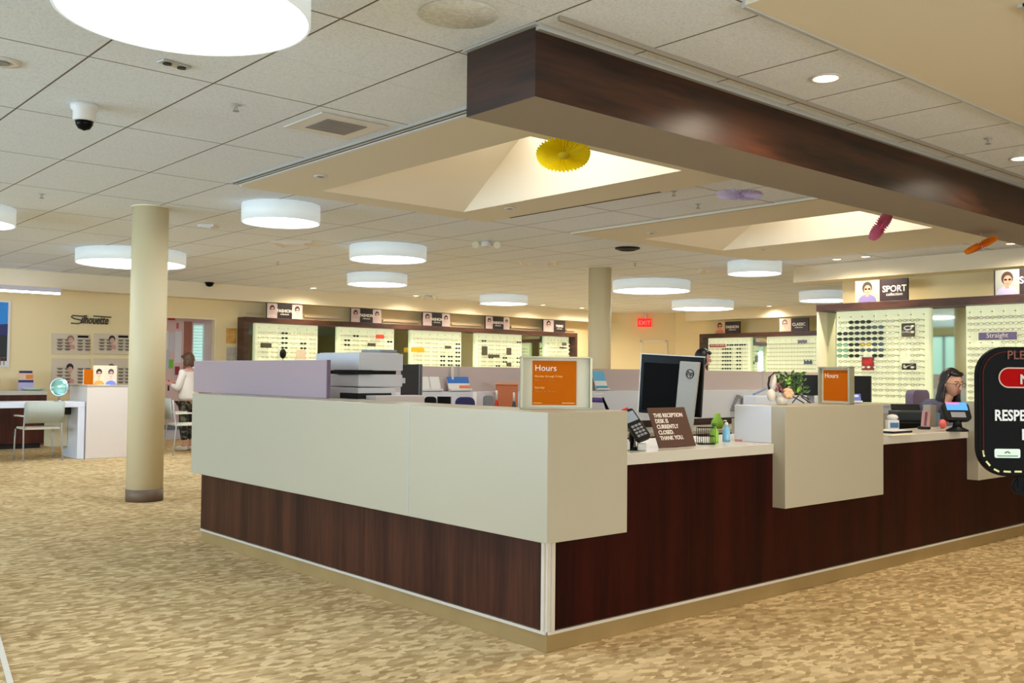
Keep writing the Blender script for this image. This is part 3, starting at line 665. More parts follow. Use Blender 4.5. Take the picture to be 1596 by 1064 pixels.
def oak(t):
    mb = MB().ring(ellp(0, .125, .065, .035, 20), ellp(0, .125, .04, .016, 20), -.003, -.001, M_txt); mb.build('oval_logo', t)
    text('lettering', 'OAKLEY', .045, 0, .055, M_txt, t, y=-.002, align='CENTER')
def vlogo(t):
    MB().prism([(-.06, .17), (0, .13), (.06, .17), (.07, .1), (0, .06), (-.07, .1)], -.003, -.001, M_red).build('emblem', t)
def swoosh(t):
    MB().prism([(-.08, .055), (-.055, .03), (.085, .085), (-.04, .05), (-.065, .075)], -.003, -.001, M_txt).build('swoosh_mark', t)
def straight(t): text('lettering', 'Straight', .09, 0, .03, M_txt, t, y=-.002, align='CENTER')
M_tp = mat('taupe_plaque', (84, 78, 62), .4); M_rp = mat('red_plaque', (150, 50, 50), .4)
plaque(rootR, FACE_X, pR(1419.5), .14, zR(525), .19, .19, M_tp, 'square dark plaque with a white oval logo on the sport panel', oak)
plaque(rootR, FACE_X, pR(1356.5), .14, zR(577)+.0, .185, .19, M_rp, 'square plaque with a red emblem on the sport panel', vlogo)
plaque(rootR, FACE_X, pR(1420.5), .14, zR(576), .2, .09, mat('black_plaque', (34, 34, 22), .4), 'small black plaque with a white swoosh on the sport panel', swoosh)
plaque(rootR, FACE_X, pR(1560.5), .1, zR(532.5), .48, .1, mat('lilac_plaque', (108, 96, 138), .4), 'long lilac plaque above the black foreground sign', straight)

# middle display, far (front towards -X)
MX = 20.42
My0 = at(1090, 530, X=MX).y; rootM = Vector((MX, My0, 0))
def mx_(px): return My0 - at(px, 560, X=MX+.22).y
def mkind(i, k): return 'dark' if (2 <= k <= 8 and i in (3, 4, 6)) or (k == 1 and i > 3) else 'clear'
PM = [(mx_(1104.5), mx_(1170), dict(cols=8, rows=15, dz=.1, kind=mkind, label='%s glasses on the far fashion panel', group='eyeglasses on the fashion panel')),
      (mx_(1196), mx_(1276), dict(cols=8, rows=15, dz=.1, kind=lambda i, k: 'clear', label='%s glasses on the far classic panel', group='eyeglasses on the classic panel'))]
display(rootM, FACE_X, mx_(1282), PM, 'far brown-framed wall display of eyewear right of the second column', posts=(True, False))
def msx(px): return My0 - at(px, 510, X=MX+.03).y
zs = at(1150, 498, X=MX).z-ZH1
sign(rootM, FACE_X, msx(1114), msx(1153), ZH1+.001, ZH1+.3, [(0, msx(1130)-msx(1114), (200, 170, 140), (215, 140, 110), (40, 26, 22), (200, 120, 90), 0.0)], 'FASHION', 'collection', msx(1141.5)-msx(1114), 'small FASHION sign with a face on the far header right of the column', .1, .055)
sign(rootM, FACE_X, msx(1215), msx(1260), ZH1+.001, ZH1+.32, [(0, msx(1233)-msx(1215), (205, 180, 165), (212, 168, 150), (110, 84, 76), (205, 185, 170), -.05)], 'CLASSIC', 'collection', msx(1245)-msx(1215), 'small CLASSIC sign with a pale portrait on the far header beside the sport display', .1, .055)
def zM(py): return at(1200, py, X=MX+.15).z
plaque(rootM, FACE_X, mx_(1121), .14, zM(540), .5, .09, mat('rose_plaque', (214, 110, 110), .4), 'long rose-red plaque at the top of the far fashion panel')
plaque(rootM, FACE_X, mx_(1253), .14, zM(537), .24, .1, mat('mauve_plaque', (150, 140, 165), .4), 'mauve plaque near the top of the far classic panel')
plaque(rootM, FACE_X, mx_(1262), .14, zM(568), .22, .12, mat('blueg_plaque', (90, 115, 140), .4), 'blue-grey plaque low on the far classic panel')

# left display (front towards -Y)
LY = 18.1
Lx0 = at(380, 540, Y=LY).x; rootL = Vector((Lx0, LY, 0))
def lx_(px): return at(px, 540, Y=LY+.22).x - Lx0
def lk(seed, dens):
    rr = random.Random(seed); tab = {(i, k): rr.random() for i in range(12) for k in range(20)}
    return lambda i, k: 'dark' if tab[(i, k)] < dens else 'clear'
def kL1(i, k): return 'dark' if (i == 2 and k in (1, 2, 3, 4)) or (i == 4 and 3 <= k <= 9) else (None if i == 5 and k > 6 else 'clear')
def kL3(i, k): return 'dark' if (i in (3, 4) and k in (5, 6, 7, 8)) or (i == 5 and 2 <= k <= 9) else 'clear'
PL = []
for (a, b, kf, nm) in ((397, 494, kL1, 'first'), (526, 613, lk(2, .22), 'second'), (640, 718, kL3, 'third'), (741, 812, lk(4, .14), 'fourth'), (849, 885.5, lk(5, .05), 'fifth')):
    w_ = lx_(b)-lx_(a); PL.append((lx_(a), lx_(b), dict(cols=6, rows=14 if nm != 'fifth' else 12, dz=.1, kind=kf, label='%s glasses on the far left display, '+nm+' panel', group='eyeglasses on the '+nm+' panel of the left display')))
display(rootL, FACE_Y, at(900, 540, Y=LY).x-Lx0, PL, 'long brown-framed wall display of eyewear with five lit panels', posts=(True, True))
def lsx(px): return at(px, 495, Y=LY+.03).x-Lx0
greyp = (196, 176, 176); 
def lsign(a, b, p1, txt, sub, label, p2=None, tcx=None):
    ph = [(0, lsx(p1)-lsx(a), greyp, (200, 170, 160), (40, 26, 30), (215, 190, 185), 0)]
    if p2: ph.append((lsx(p2)-lsx(a), lsx(b)-lsx(a), greyp, (205, 170, 155), (40, 30, 34), (205, 185, 180), 0))
    sign(rootL, FACE_Y, lsx(a), lsx(b), ZH1+.001, ZH1+.305, ph, txt, sub, lsx(tcx)-lsx(a), label, .088, .05, mat('sign_board2', (30, 20, 24), .4))
lsign(416, 471, 432, 'FASHION', 'collection', 'first sign on the left header: dark board between two portraits', 455, 443.5)
lsign(547, 594, 561, 'FASHION', 'collection', 'second sign on the left header, dark board with two portraits', 581, 571)
lsign(659, 701, 673, 'FASHION', 'collection', 'third sign on the left header, above the yellow plaque panel', 689, 681)
lsign(757, 794, 768, 'FASHION', 'collection', 'fourth sign on the left header, darker portraits', 785, 776)
lsign(847, 881, 863, 'TREND', 'collection', 'last sign on the left header, nearest the second column', None, 872)
def lsz(py): return at(500, py, Y=LY+.12).z
def Lpl(px, py, w_, h_, m, lab): 
    z = at(px, py, Y=LY+.14).z; plaque(rootL, FACE_Y, at(px, py, Y=LY+.14).x-Lx0, .1, z-h_/2, w_, h_, m, lab)
Lpl(413.5, 538, .24, .1, M_tp, 'grey framed plaque at the left of the first far panel')
Lpl(468, 552, .22, .2, mat('beige_plaque', (225, 205, 180), .5), 'beige square plaque at lower right of the first far panel')
Lpl(591, 524.5, .2, .09, mat('redtag', (228, 70, 50), .4), 'small red plaque on the second far panel')
Lpl(578, 537, .2, .07, M_tp, 'small dark bar plaque below the red one')
Lpl(650, 545, .36, .11, mat('yellowtag', (226, 176, 30), .4), 'yellow plaque on the third far panel')
Lpl(697, 541, .18, .07, M_tp, 'small dark plaque right of the yellow one')
Lpl(754, 546.5, .17, .22, M_tp, 'dark square plaque at left of the fourth far panel')
Lpl(792, 547.5, .15, .18, M_tp, 'dark square plaque at right of the fourth far panel')
Lpl(768.5, 554.5, .36, .07, M_tp, 'long grey bar plaque in the middle of the fourth far panel')
Lpl(792, 568, .15, .1, M_tp, 'lowest dark plaque of the fourth far panel')
Lpl(878, 536, .16, .08, M_tp, 'small dark plaque on the fifth far panel')
p = at(441, 551, Y=LY+.1); t = thing('oval_mirror', 'small black oval stand mirror in front of the first far panel', 'mirror', (p.x, p.y, .986))
hz = p.z-.986; MB().lathe([(.001, -.012), (.07, -.012), (.075, 0), (.07, .012), (.001, .012)], M_blk, 24, 0, 0, 0, 'y').build('oval', t).location = (0, 0, hz)
t.children[0].scale = (1, 1, 1.35)
MB().cyl(.008, .012, hz-.09, M_blk, 8).lathe([(.06, 0.001), (.06, .012)], M_blk, 20).build('stand', t)
if 's' in STUFF:
    o = STUFF['s'].build('eyeglasses_rows'); tag(o, 'further rows of small glasses on the far lit panels', 'eyeglasses', kind='stuff')
# pale led ledges on the soffit recess above headers
for (a, b, nm) in ((384, 405, 1), (474, 535, 2), (597, 652, 3), (704, 750, 4), (797, 840, 5), (883, 897, 6)):
    x0, x1 = at(a, 500, Y=YB-.05).x, at(b, 500, Y=YB-.05).x
    z0 = at(a, 500, Y=YB-.05).z
    t = MB().box(x0, x1, YB-.06, YB-.002, 2.5, 2.545, mat('pale_ledge', (236, 206, 176), .5)).build('wall_ledge'); tag(t, 'pale ledge strip on the wall behind the display header, '+['left of the first sign', 'right of the first sign', 'right of the second sign', 'right of the third sign', 'right of the fourth sign', 'right of the last sign'][nm-1], 'ledge', 'pale ledges above the display')

# ------------------------------------------------------------------ things on the desk
def rot_thing(name, label, cat, loc, rz, rx_=0.0, ry=0.0, group=None):
    t = thing(name, label, cat, loc, group=group); t.rotation_mode = 'ZXY' if False else 'XYZ'
    t.rotation_euler = (Matrix.Rotation(rz, 3, 'Z') @ Matrix.Rotation(rx_, 3, 'X') @ Matrix.Rotation(ry, 3, 'Y')).to_euler(); return t
M_fr = mat('sign_frame_metal', (176, 172, 148), .3, .5)
def hours_sign(p, rz, w_, h_, label, ins, big=True):
    t = thing('desk_sign', label, 'sign', p, rz, 'orange-print desk signs')
    d = .055
    MB().box(-w_/2, -w_/2+.012, -d/2, d/2, .001, h_, M_fr).box(w_/2-.012, w_/2, -d/2, d/2, .001, h_, M_fr).box(-w_/2, w_/2, -d/2, d/2, h_-.008, h_, M_fr).box(-w_/2, w_/2, -d/2, d/2, .001, .008, M_fr).build('frame', t, .001)
    MB().box(-w_/2+.013, w_/2-.013, -.004, .004, .009, h_-.009, mat('sign_backing', (206, 200, 176), .35)).build('backing', t)
    a, b = ins
    MB().box(a, b, -.0065, -.0045, .022, h_-.022, M_orange).build('orange_print', t)['label'] = 'orange printed insert'
    hh = h_-.03
    text('lettering', 'Hours', .045, a+.012, hh-.045, M_txt, t, y=-.0075)
    if big:
        text('lettering', 'Monday through Friday', .0155, a+.012, hh-.078, M_txto, t, y=-.0075, bold=.0004)
        text('lettering', '9:00 a.m. to 5:30 p.m.', .0125, a+.012, hh-.097, mat('faint_orange_text', (222, 130, 50), .5), t, y=-.0075)
        text('lettering', 'Saturday', .015, a+.012, hh-.137, M_txto, t, y=-.0075, bold=.0004)
        text('lettering', '9:00 a.m. to 1:00 p.m.', .0125, a+.012, hh-.155, mat('faint_orange_text', (222, 130, 50), .5), t, y=-.0075)
        MB().box(a+.006, a+.05, -.0072, -.0066, .03, .034, M_txto).box(b-.075, b-.008, -.0072, -.0066, .03, .035, M_txto).build('small_print', t)
    return t
p = at(866, 637.5, Z=ZT); Dh = (p-C0).dot(fw); s = Dh/F_PX
hours_sign((p.x, p.y, ZT), FACE_CAM+.06, 112*s, 82*s, 'square orange Hours sign in a clear metal-edged frame on the desk corner', (-37*s, 32*s))
p = at(1307, 629.5, Z=ZT); s2 = (p-C0).dot(fw)/F_PX
hours_sign((p.x, p.y+.02, ZT), FACE_CAM-math.radians(58), .26, 58*s2, 'orange Hours sign turned away, standing on the middle raised box', (-.1, .1), False)

# brown notice
ZW = .9375
a = at(1020, 698, Z=ZW); b = at(1093, 695.5, Z=ZW); a.y = (a.y+b.y)/2
wn_ = b.x-a.x; hn = .24
t = rot_thing('desk_notice', 'brown slanted notice reading THIS RECEPTION DESK IS CURRENTLY CLOSED on the worktop', 'sign', ((a.x+b.x)/2, a.y, ZW+.003), 0, -math.radians(22))
M_br = mat('brown_notice_board', (82, 54, 44), .4)
MB().box(-wn_/2, wn_/2, 0, .008, 0, hn, M_br).build('board', t, .002)
MB().box(-.05, .05, .008, .05, 0.018, .03, M_br).build('foot', t)
for k, sx_ in enumerate(('THIS RECEPTION', 'DESK IS', 'CURRENTLY', 'CLOSED.', 'THANK YOU.')):
    text('lettering', sx_, .034, -wn_/2+.03, hn-.06-k*.034, M_txt, t, y=-.001, bold=.0006, sx=1.0)
# card terminal
p = at(1003, 702, Z=ZW)
t = thing('card_terminal', 'black payment terminal with grey screen standing left of the brown notice', 'card terminal', (p.x, p.y+.05, ZW), FACE_CAM)
MB().lathe([(.055, .001), (.055, .012), (.02, .02), (.018, .11)], M_blk, 20, -.02, .03).build('stand', t)
MB().box(.0, .05, -.05, .0, .001, .04, M_offw).box(-.078, -.04, -.03, .03, .001, .05, M_offw).build('paper_base', t, .004)['label'] = 'white base block'
R = Matrix.Rotation(math.radians(-38), 4, 'X') @ Matrix.Rotation(math.radians(-26), 4, 'Y')
R = Matrix.Translation((-.012, -.01, .135)) @ R
mb = MB(); mb.M = R; mb.prism(rrect(-.042, .042, -.105, .105, .016, 4), -.014, .014, M_blk); mb.build('body', t, .003)
mb = MB(); mb.M = R; mb.box(-.033, .033, -.016, -.0142, .02, .085, mat('terminal_screen', (150, 160, 172), .2)); mb.build('screen', t)
mb = MB(); mb.M = R
for i in range(3):
    for j in range(4): mb.box(-.03+i*.021, -.014+i*.021, -.017, -.0142, -.085+j*.022, -.071+j*.022, M_grey)
mb.build('keys', t)
mb = MB(); mb.M = R; mb.box(-.02, .02, -.012, .012, .105, .118, M_red); mb.build('card_slot', t)['label'] = 'red card slot'
# all-in-one computer, back towards the visitor
p = at(1042, 606, D=6.1)
rz = facing(*(-(fw*math.cos(.5))-(rt*math.sin(.5))).xy)
t = rot_thing('desktop_computer', 'black all-in-one computer seen from behind with a grey logo arm', 'computer', (p.x, p.y, ZW+.012), rz, 0, math.radians(3.0))
wc, hc, zb_ = .405, .37, 1.47-ZW-.38
MB().box(-wc/2, wc/2, -.012, .02, zb_, zb_+hc, M_scr).box(-wc/2+.02, wc/2-.02, -.02, -.012, zb_+.02, zb_+hc-.05, mat('computer_back', (7, 7, 6), .6, spec=.08)).build('back_shell', t, .004)
MB().box(-wc/2-.006, -wc/2, -.014, .024, zb_, zb_+hc, M_offw).box(-wc/2-.006, wc/2, -.014, .024, zb_+hc, zb_+hc+.006, M_offw).build('bezel_edge', t)
mb = MB(); mb.prism([(.045, 0.0), (.16, 0.0), (.19, zb_+hc-.03), (.065, zb_+hc-.03)], -.055, -.022, mat('computer_arm', (158, 156, 148), .4)); mb.build('arm', t, .006)['label'] = 'grey support arm with a round logo'
t2 = MB().ring(ellp(.135, zb_+hc-.105, .026, .03, 20), ellp(.135, zb_+hc-.105, .021, .025, 20), -.0575, -.0555, M_blk).build('logo_ring', t)
text('logo_letters', 'hp', .042, .135, zb_+hc-.115, M_blk, t, y=-.0575, align='CENTER', shear=.25)
MB().box(0.0, .2, -.07, .09, -.008, .004, M_lgrey).build('foot', t, .002)
# basket, bottles on the worktop
p = at(1100, 692, Z=ZW); t = thing('wire_organiser', 'black wire desk organiser beside the brown notice', 'organiser', (p.x, p.y, ZW), FACE_CAM)
mb = MB()
for z in (.004, .05, .1): mb.tube([(-.05, -.03, z), (.05, -.03, z), (.05, .03, z), (-.05, .03, z), (-.05, -.03, z)], .0025, M_blk, 5)
for x in (-.05, -.025, 0, .025, .05): mb.tube([(x, -.03, .004), (x, -.03, .1)], .002, M_blk, 5).tube([(x, .03, .004), (x, .03, .1)], .002, M_blk, 5)
mb.build('wire_frame', t); MB().box(-.05, .05, -.03, .03, .0, .004, M_blk).build('tray', t)
def bottle(px, py, lab, cb, cc, h_, r, Z=None, Y=None, pump=False, name='bottle', z=None):
    p = at(px, py, Z=Z) if Z else at(px, py, Y=Y)
    zz = Z if Z else z
    t = thing(name, lab, 'bottle', (p.x, p.y, zz))
    MB().lathe([(r, .001), (r*1.02, h_*.12), (r, h_*.6), (r*.45, h_*.78), (r*.4, h_*.84)], cb, 20).build('body', t)
    mb = MB().lathe([(r*.45, h_*.845), (r*.45, h_)], cc, 14)
    if pump: mb.tube([(0, 0, h_), (0, 0, h_*1.1), (-r*1.1, 0, h_*1.1)], r*.15, cc, 6)
    mb.build('cap', t); return t
bottle(1113, 690, 'green soap bottle behind the wire organiser', M_lime, M_green, .12, .026, Z=ZW)
bottle(1132, 688, 'clear hand sanitiser bottle with blue label on the worktop', mat('sanitiser_blue', (120, 180, 215), .15), M_offw, .12, .024, Z=ZW, pump=True)
p = at(1118, 668, Z=ZW); t = MB().lathe([(.035, .001), (.05, .03), (.045, .06), (.03, .08), (.02, .12)], M_lime, 12).build('green_pouch'); t.location = (p.x, p.y, ZW); tag(t, 'lime green pouch standing behind the sanitiser bottle', 'pouch')
p = at(1154, 687, Z=ZW); t = MB().box(-.05, .05, -.02, .02, .001, .012, mat('rose_card', (190, 130, 130), .6)).box(-.02, .03, -.015, .02, .0125, .02, M_paper).build('card_stack'); t.location = (p.x, p.y, ZW); t.rotation_euler = (0, 0, .3); tag(t, 'small pink and white card stack against the raised box', 'cards')

# flower arrangement on the middle raised box
p = at(1238, 631, Z=ZT); t = thing('flower_arrangement', 'small arrangement of peach rose, berries and green leaves on the middle raised box', 'flowers', (p.x, p.y+.05, ZT), FACE_CAM)
s3 = (p-C0).dot(fw)/F_PX
def L(px, py): return ((px-1238)*s3, (631-py)*s3)
M_peach = mat('peach_petals', (238, 190, 150), .6); M_berry = mat('mauve_berries', (150, 90, 105), .5); M_ivory = mat('ivory_ceramic', (226, 218, 206), .35)
MB().lathe([(.03, .001), (.04, .02), (.042, .04), (.036, .055), (.04, .06)], M_ivory, 20, L(1222, 0)[0]+.03).build('pot', t)
mb = MB(); x, z = L(1236, 613)
mb.ell((x, -.03, z), (.038, .035, .036), M_peach)
for k in range(6):
    a = k*PI/3; mb.ell((x+.018*math.cos(a), -.058, z+.018*math.sin(a)), (.016, .008, .016), M_peach, 8, 6)
mb.build('rose', t)['label'] = 'peach rose'
mb = MB()
for k in range(14):
    x, z = L(random.uniform(1217, 1232), random.uniform(597, 611)); mb.ell((x, random.uniform(-.05, 0), z), (.009, .009, .009), M_berry, 8, 6)
mb.build('berries', t)['label'] = 'mauve berries'
mb = MB(); pts = []
for (px, py) in ((1212, 614), (1209, 600), (1211, 588), (1218, 581), (1228, 580)): x, z = L(px, py); pts.append((x, .02, z))
mb.tube(pts, [.006, .007, .008, .007, .004], mat('dark_twig', (52, 34, 34), .6), 6)
for (q1, q2) in (((1240, 615), (1262, 628)), ((1250, 612), (1270, 622)), ((1244, 628), (1258, 610)), ((1258, 618), (1272, 628))):
    x1, z1 = L(*q1); x2, z2 = L(*q2); mb.tube([(x1, -.02, z1), (x2, -.03, max(z2, .008))], .004, mat('dark_twig', (52, 34, 34), .6), 5)
mb.build('twigs', t)
x, z = L(1216, 597); MB().ell((x, -.01, z), (.016, .012, .055), M_ivory, 12, 8, f=lambda v: Vector((v.x*(1.1-.5*v.z)+.35*v.z, v.y, v.z))).ell((L(1212, 0)[0], -.01, L(0, 616)[1]), (.03, .02, .04), M_ivory).build('ivory_petals', t)
mb = MB()
for k in range(120):
    x, z = L(random.uniform(1222, 1262), random.uniform(583, 614)); a = random.uniform(-.6, 2.6); l_ = random.uniform(.025, .05); y = random.uniform(-.04, .05)
    dx, dz_ = math.cos(a)*l_, math.sin(a)*l_; nx, nz_ = -math.sin(a)*l_*.25, math.cos(a)*l_*.25
    mb.add([(x, y, z), (x+dx*.5+nx, y-.006, z+dz_*.5+nz_), (x+dx, y+.004, z+dz_), (x+dx*.5-nx, y-.006, z+dz_*.5-nz_), (x+dx*.5, y+.006, z+dz_*.5)], [(0, 1, 4), (1, 2, 4), (2, 3, 4), (3, 0, 4), (0, 3, 2, 1)], M_green if k % 7 else M_lime)
x0_, z0_ = L(1232, 622)
for k in range(6):
    x, z = L(1228+k*6, 590+k*4); mb.tube([(x0_, 0, z0_), ((x0_+x)/2-.01, .01, (z0_+z)/2+.01), (x, 0, z)], .002, M_green, 4)
mb.build('leaves', t)['kind'] = 'stuff'
mb = MB()
for k in range(9):
    x, z = L(1262+random.uniform(-6, 6), 607+random.uniform(-5, 8)); mb.ell((x, 0, z), (.011, .003, .004), mat('silver_leaf', (170, 190, 175), .5), 6, 5)
x, z = L(1262, 617); mb.tube([(x0_+.03, 0, z0_), (x, 0, z), (x+.005, 0, z+.06)], .002, mat('silver_leaf', (170, 190, 175), .5), 4); mb.build('silver_sprig', t)
# small blue card holder
p = at(1339, 628.5, Z=ZT); t = rot_thing('card_holder', 'small blue leaflet leaning in a holder right of the turned orange sign', 'leaflet holder', (p.x, p.y+.03, ZT+.002), FACE_CAM, -math.radians(20))
MB().box(-.045, .045, 0, .006, .001, .068, mat('leaflet_blue', (110, 130, 215), .5)).box(-.04, .03, -.001, 0, .045, .06, M_paper).build('leaflet', t); MB().box(-.05, .05, -.012, -.002, .0, .014, M_offw).build('holder_lip', t)

def monitor(px, py, D_, w_, h_, zbase, yawd, label, thick=.02, backview=True, extra=None):
    p = at(px, py, D=D_); t = thing('computer_monitor', label, 'monitor', (p.x, p.y, zbase), FACE_CAM+math.radians(yawd))
    zc2 = p.z-zbase
    MB().box(-w_/2, w_/2, -.008, thick, zc2-h_/2, zc2+h_/2, M_scr if not backview else M_blk).build('housing', t, .004)
    MB().box(-w_/2, -w_/2+.006, -.01, thick+.002, zc2-h_/2, zc2+h_/2, M_grey).box(w_/2-.006, w_/2, -.01, thick+.002, zc2-h_/2, zc2+h_/2, M_grey).build('bezel', t)
    MB().box(-.03, .03, thick+.001, thick+.02, .012, zc2, M_grey).box(-.11, .11, -.05, .11, .001, .012, M_grey).build('stand', t)
    return t
monitor(640, 600, 8.4, .42, .36, .741, -62, 'black monitor seen edge-on right of the big copier')
monitor(1265, 600, 8.6, .32, .18, .9, 0, 'wide black monitor behind the flower arrangement')
monitor(1341, 606, 8.2, .2, .22, .9, 12, 'black monitor right behind the turned orange sign')
# a staff desk under those two monitors
t = thing('staff_desk', 'white staff desk inside the island behind the middle raised box', 'desk', (0, 0, 0))
pm = at(1300, 600, D=8.4)
MB().box(pm.x-.42, pm.x+.4, pm.y-.42, pm.y+.4, .86, .898, M_top).build('desk_top', t); 
for sx_ in (-.4, .36): MB().box(pm.x+sx_, pm.x+sx_+.03, pm.y-.4, pm.y+.38, .001, .859, M_white).build('end_panel', t)
# big copier
cx_, cy_ = 3.74, 5.92; cw, cl = .38, .6; ztop = at(590, 550, D=6.9).z
t = thing('office_copier', 'large pale grey office copier standing behind the lilac screen', 'copier', (cx_, cy_, 0))
M_cop = mat('copier_shell', (206, 206, 210), .45)
MB().box(.02, cw-.02, .02, cl-.02, .001, 1.10, M_cop).box(0, cw-.06, 0, cl, 1.10, 1.24, M_cop).box(0, cw, 0, cl, 1.245, 1.335, M_cop).build('body', t, .008)
MB().box(-.004, cw-.1, -.003, cl*.4, 1.16, 1.2, M_dark).box(.03, cw-.04, .03, cl-.03, 1.3355, 1.362, M_blk).box(-.02, .1, -.03, .3, 1.338, 1.365, M_blk).build('paper_gap', t)['label'] = 'black gap and control strip'
MB().box(0, cw, 0, cl, 1.364, ztop, M_cop).box(.02, cw-.02, .02, cl-.02, ztop, ztop+.006, M_cop).build('document_feeder', t, .006)
MB().box(cw*.55, cw*.95, .05, .3, ztop+.007, ztop+.03, M_grey).build('feeder_tray', t, .004)
MB().box(cw+.001, cw+.06, .05, .4, 1.27, 1.31, M_cop).build('side_tray', t, .004)
MB().box(.06, cw+.1, -.14, -.003, .9, 1.185, mat('copier_paper_unit', (214, 204, 200), .5)).build('side_unit', t, .006)
mb = MB()
for z in (.15, .35, .55, .75): mb.box(.04, cw-.04, .005, .0195, z, z+.17, M_cop)
mb.build('drawers', t, .004)

# ------------------------------------------------------------------ back counter items
ZB2 = 1.166
def holder(px, w_, h_, label, front, Y=7.62, tilt=18, z=ZB2, group=None):
    p = at(px, 605, Y=Y); t = rot_thing('leaflet_holder', label, 'leaflet holder', (p.x, Y, z+.003), 0, -math.radians(tilt), 0, group)
    MB().box(-w_/2, w_/2, 0, .008, 0, h_, M_offw).build('back_plate', t); MB().box(-w_/2, w_/2, -.03, -.001, 0, .02, M_offw).build('lip', t); front(t, w_, h_); return t
holder(664, .13, .15, 'white leaflet holder, the left one on the back counter', lambda t, w_, h_: MB().box(-w_*.4, w_*.4, -.002, -.0005, .02, h_, M_paper).build('leaflet', t))
holder(680, .13, .15, 'white leaflet holder, second from the left on the back counter', lambda t, w_, h_: MB().box(-w_*.4, w_*.4, -.002, -.0005, .02, h_, M_paper).build('leaflet', t))
def fblue(t, w_, h_):
    MB().box(-w_/2, w_/2, -.004, -.001, h_*.55, h_, M_blue).box(-w_/2, w_/2, -.004, -.001, .01, h_*.55, M_paper).box(0, w_/2, -.006, -.004, .03, .06, mat('coral_print', (235, 130, 90), .5)).build('leaflets', t)
holder(717, .27, .15, 'wide leaflet box with blue and white leaflets on the back counter', fblue)
def fteal(t, w_, h_):
    MB().box(-w_/2, w_/2, -.004, -.001, h_*.5, h_, mat('sky_print', (90, 180, 225), .5)).box(-w_/2, w_/2, -.004, -.001, .0, h_*.5, M_paper).box(-w_/2, w_/2, -.006, -.004, .01, .055, M_teal).build('leaflets', t)
holder(939, .19, .23, 'leaflet stand with sky-blue and teal print right of the Hours sign', fteal, tilt=20)
t = thing('binder_stand', 'white and purple binders leaning right of the Hours sign', 'binders', (at(938, 630, Y=7.2).x, 7.2, .741), 0)
for k, m_ in enumerate((M_paper, mat('purple_binder', (112, 92, 165), .5), M_navy)):
    mb = MB(); mb.M = Matrix.Rotation(math.radians(-18-9*k), 4, 'Y'); mb.box(.02+k*.05, .05+k*.05, -.1, .1, .03, .42-.05*k, m_); mb.build('binder', t)
MB().box(-.2, .3, -.12, .12, 0.001, .02, M_grey).build('tray', t)
p = at(711, 590, Y=7.6); t = MB().box(-.012, .012, -.006, .006, .001, .26, M_offw).box(-.03, .03, -.02, .02, 0, .006, M_grey).build('cable_post'); t.location = (p.x, 7.66, ZB2); tag(t, 'thin white post rising behind the blue leaflet box', 'post')
# things glimpsed above the raised box: chairs, monitor, bin, bottles
def task_chair(px, D_, ztop, wd, m, label, yaw=0.0):
    p = at(px, 620, D=D_); t = thing('office_chair', label, 'office chair', (p.x, p.y, 0), FACE_CAM+yaw)
    mb = MB(); mb.prism(rrect(-wd/2, wd/2, .62, ztop, wd*.3, 5), -.03, .03, m); mb.build('backrest', t, .01)
    MB().box(-.12, .12, .05, .3, .44, .52, m).build('seat', t, .02)
    MB().cyl(.03, .1, .43, M_grey, 12, 0, .17).build('gas_column', t)
    mb = MB(); 
    for k in range(5):
        a = 2*PI*k/5; mb.tube([(0, .17, .1), (.13*math.cos(a), .17+.13*math.sin(a), .06)], .018, M_blk, 6).ell((.13*math.cos(a), .17+.13*math.sin(a), .031), (.03, .03, .03), M_blk, 8, 6)
    mb.build('wheel_base', t); MB().box(-.03, .03, .0301, .07, .44, .75, M_grey).build('back_bar', t); return t
task_chair(671, 8.0, 1.155, .1, M_blk, 'narrow dark curved chair back seen above the white box, left of the green monitor')
task_chair(725, 8.4, 1.145, .17, M_navy, 'navy blue chair back seen above the white box below the blue leaflets')
task_chair(762, 8.6, 1.16, .1, M_grey, 'grey chair back seen above the white box beside the red bottle')
monitor(692, 640, 8.9, .13, .26, .741, 0, 'small dark green monitor seen above the white box')
t = thing('hand_sanitiser_stand', 'thin white post standing behind the white box below the leaflets', 'post', (at(740, 620, D=9.4).x, at(740, 620, D=9.4).y, .741))
MB().cyl(.08, .001, .015, M_offw, 20).build('foot', t); MB().cyl(.02, .0151, .43, M_offw, 12).build('pole', t)
p = at(790, 600, D=9.72); t = thing('copper_bin', 'copper-orange box with open lid seen left of the Hours sign', 'box', (p.x, p.y, .741), FACE_CAM)
M_cop2 = mat('copper_board', (196, 112, 70), .5)
MB().box(-.11, .11, -.1, .1, .001, .499, M_cop2).build('body', t, .004); MB().box(-.12, .12, -.11, .11, .4995, .519, mat('copper_lid', (226, 150, 110), .5)).build('lid', t)
def stand_bottle(px, D_, ztop, r, m, mc, lab):
    p = at(px, 620, D=D_); h_ = ztop-.741
    t = thing('pump_bottle', lab, 'bottle', (p.x, p.y, .741)); MB().lathe([(r, .001), (r, h_*.6), (r*.5, h_*.75), (r*.4, h_*.8)], m, 16).build('body', t); MB().lathe([(r*.35, h_*.801), (r*.35, h_)], mc, 10).build('pump', t)
stand_bottle(774, 9.3, 1.19, .028, M_red, M_offw, 'red bottle with a white pump left of the copper box')
stand_bottle(801, 9.35, 1.17, .03, mat('dark_teal_bottle', (40, 56, 60), .3), M_offw, 'dark bottle with a pale pump right against the Hours sign')
p = at(1150, 628, Y=7.55); t = thing('file_holder', 'silver slanted file holder fixed inside the back counter', 'file holder', (p.x, 7.555, 1.0), 0)
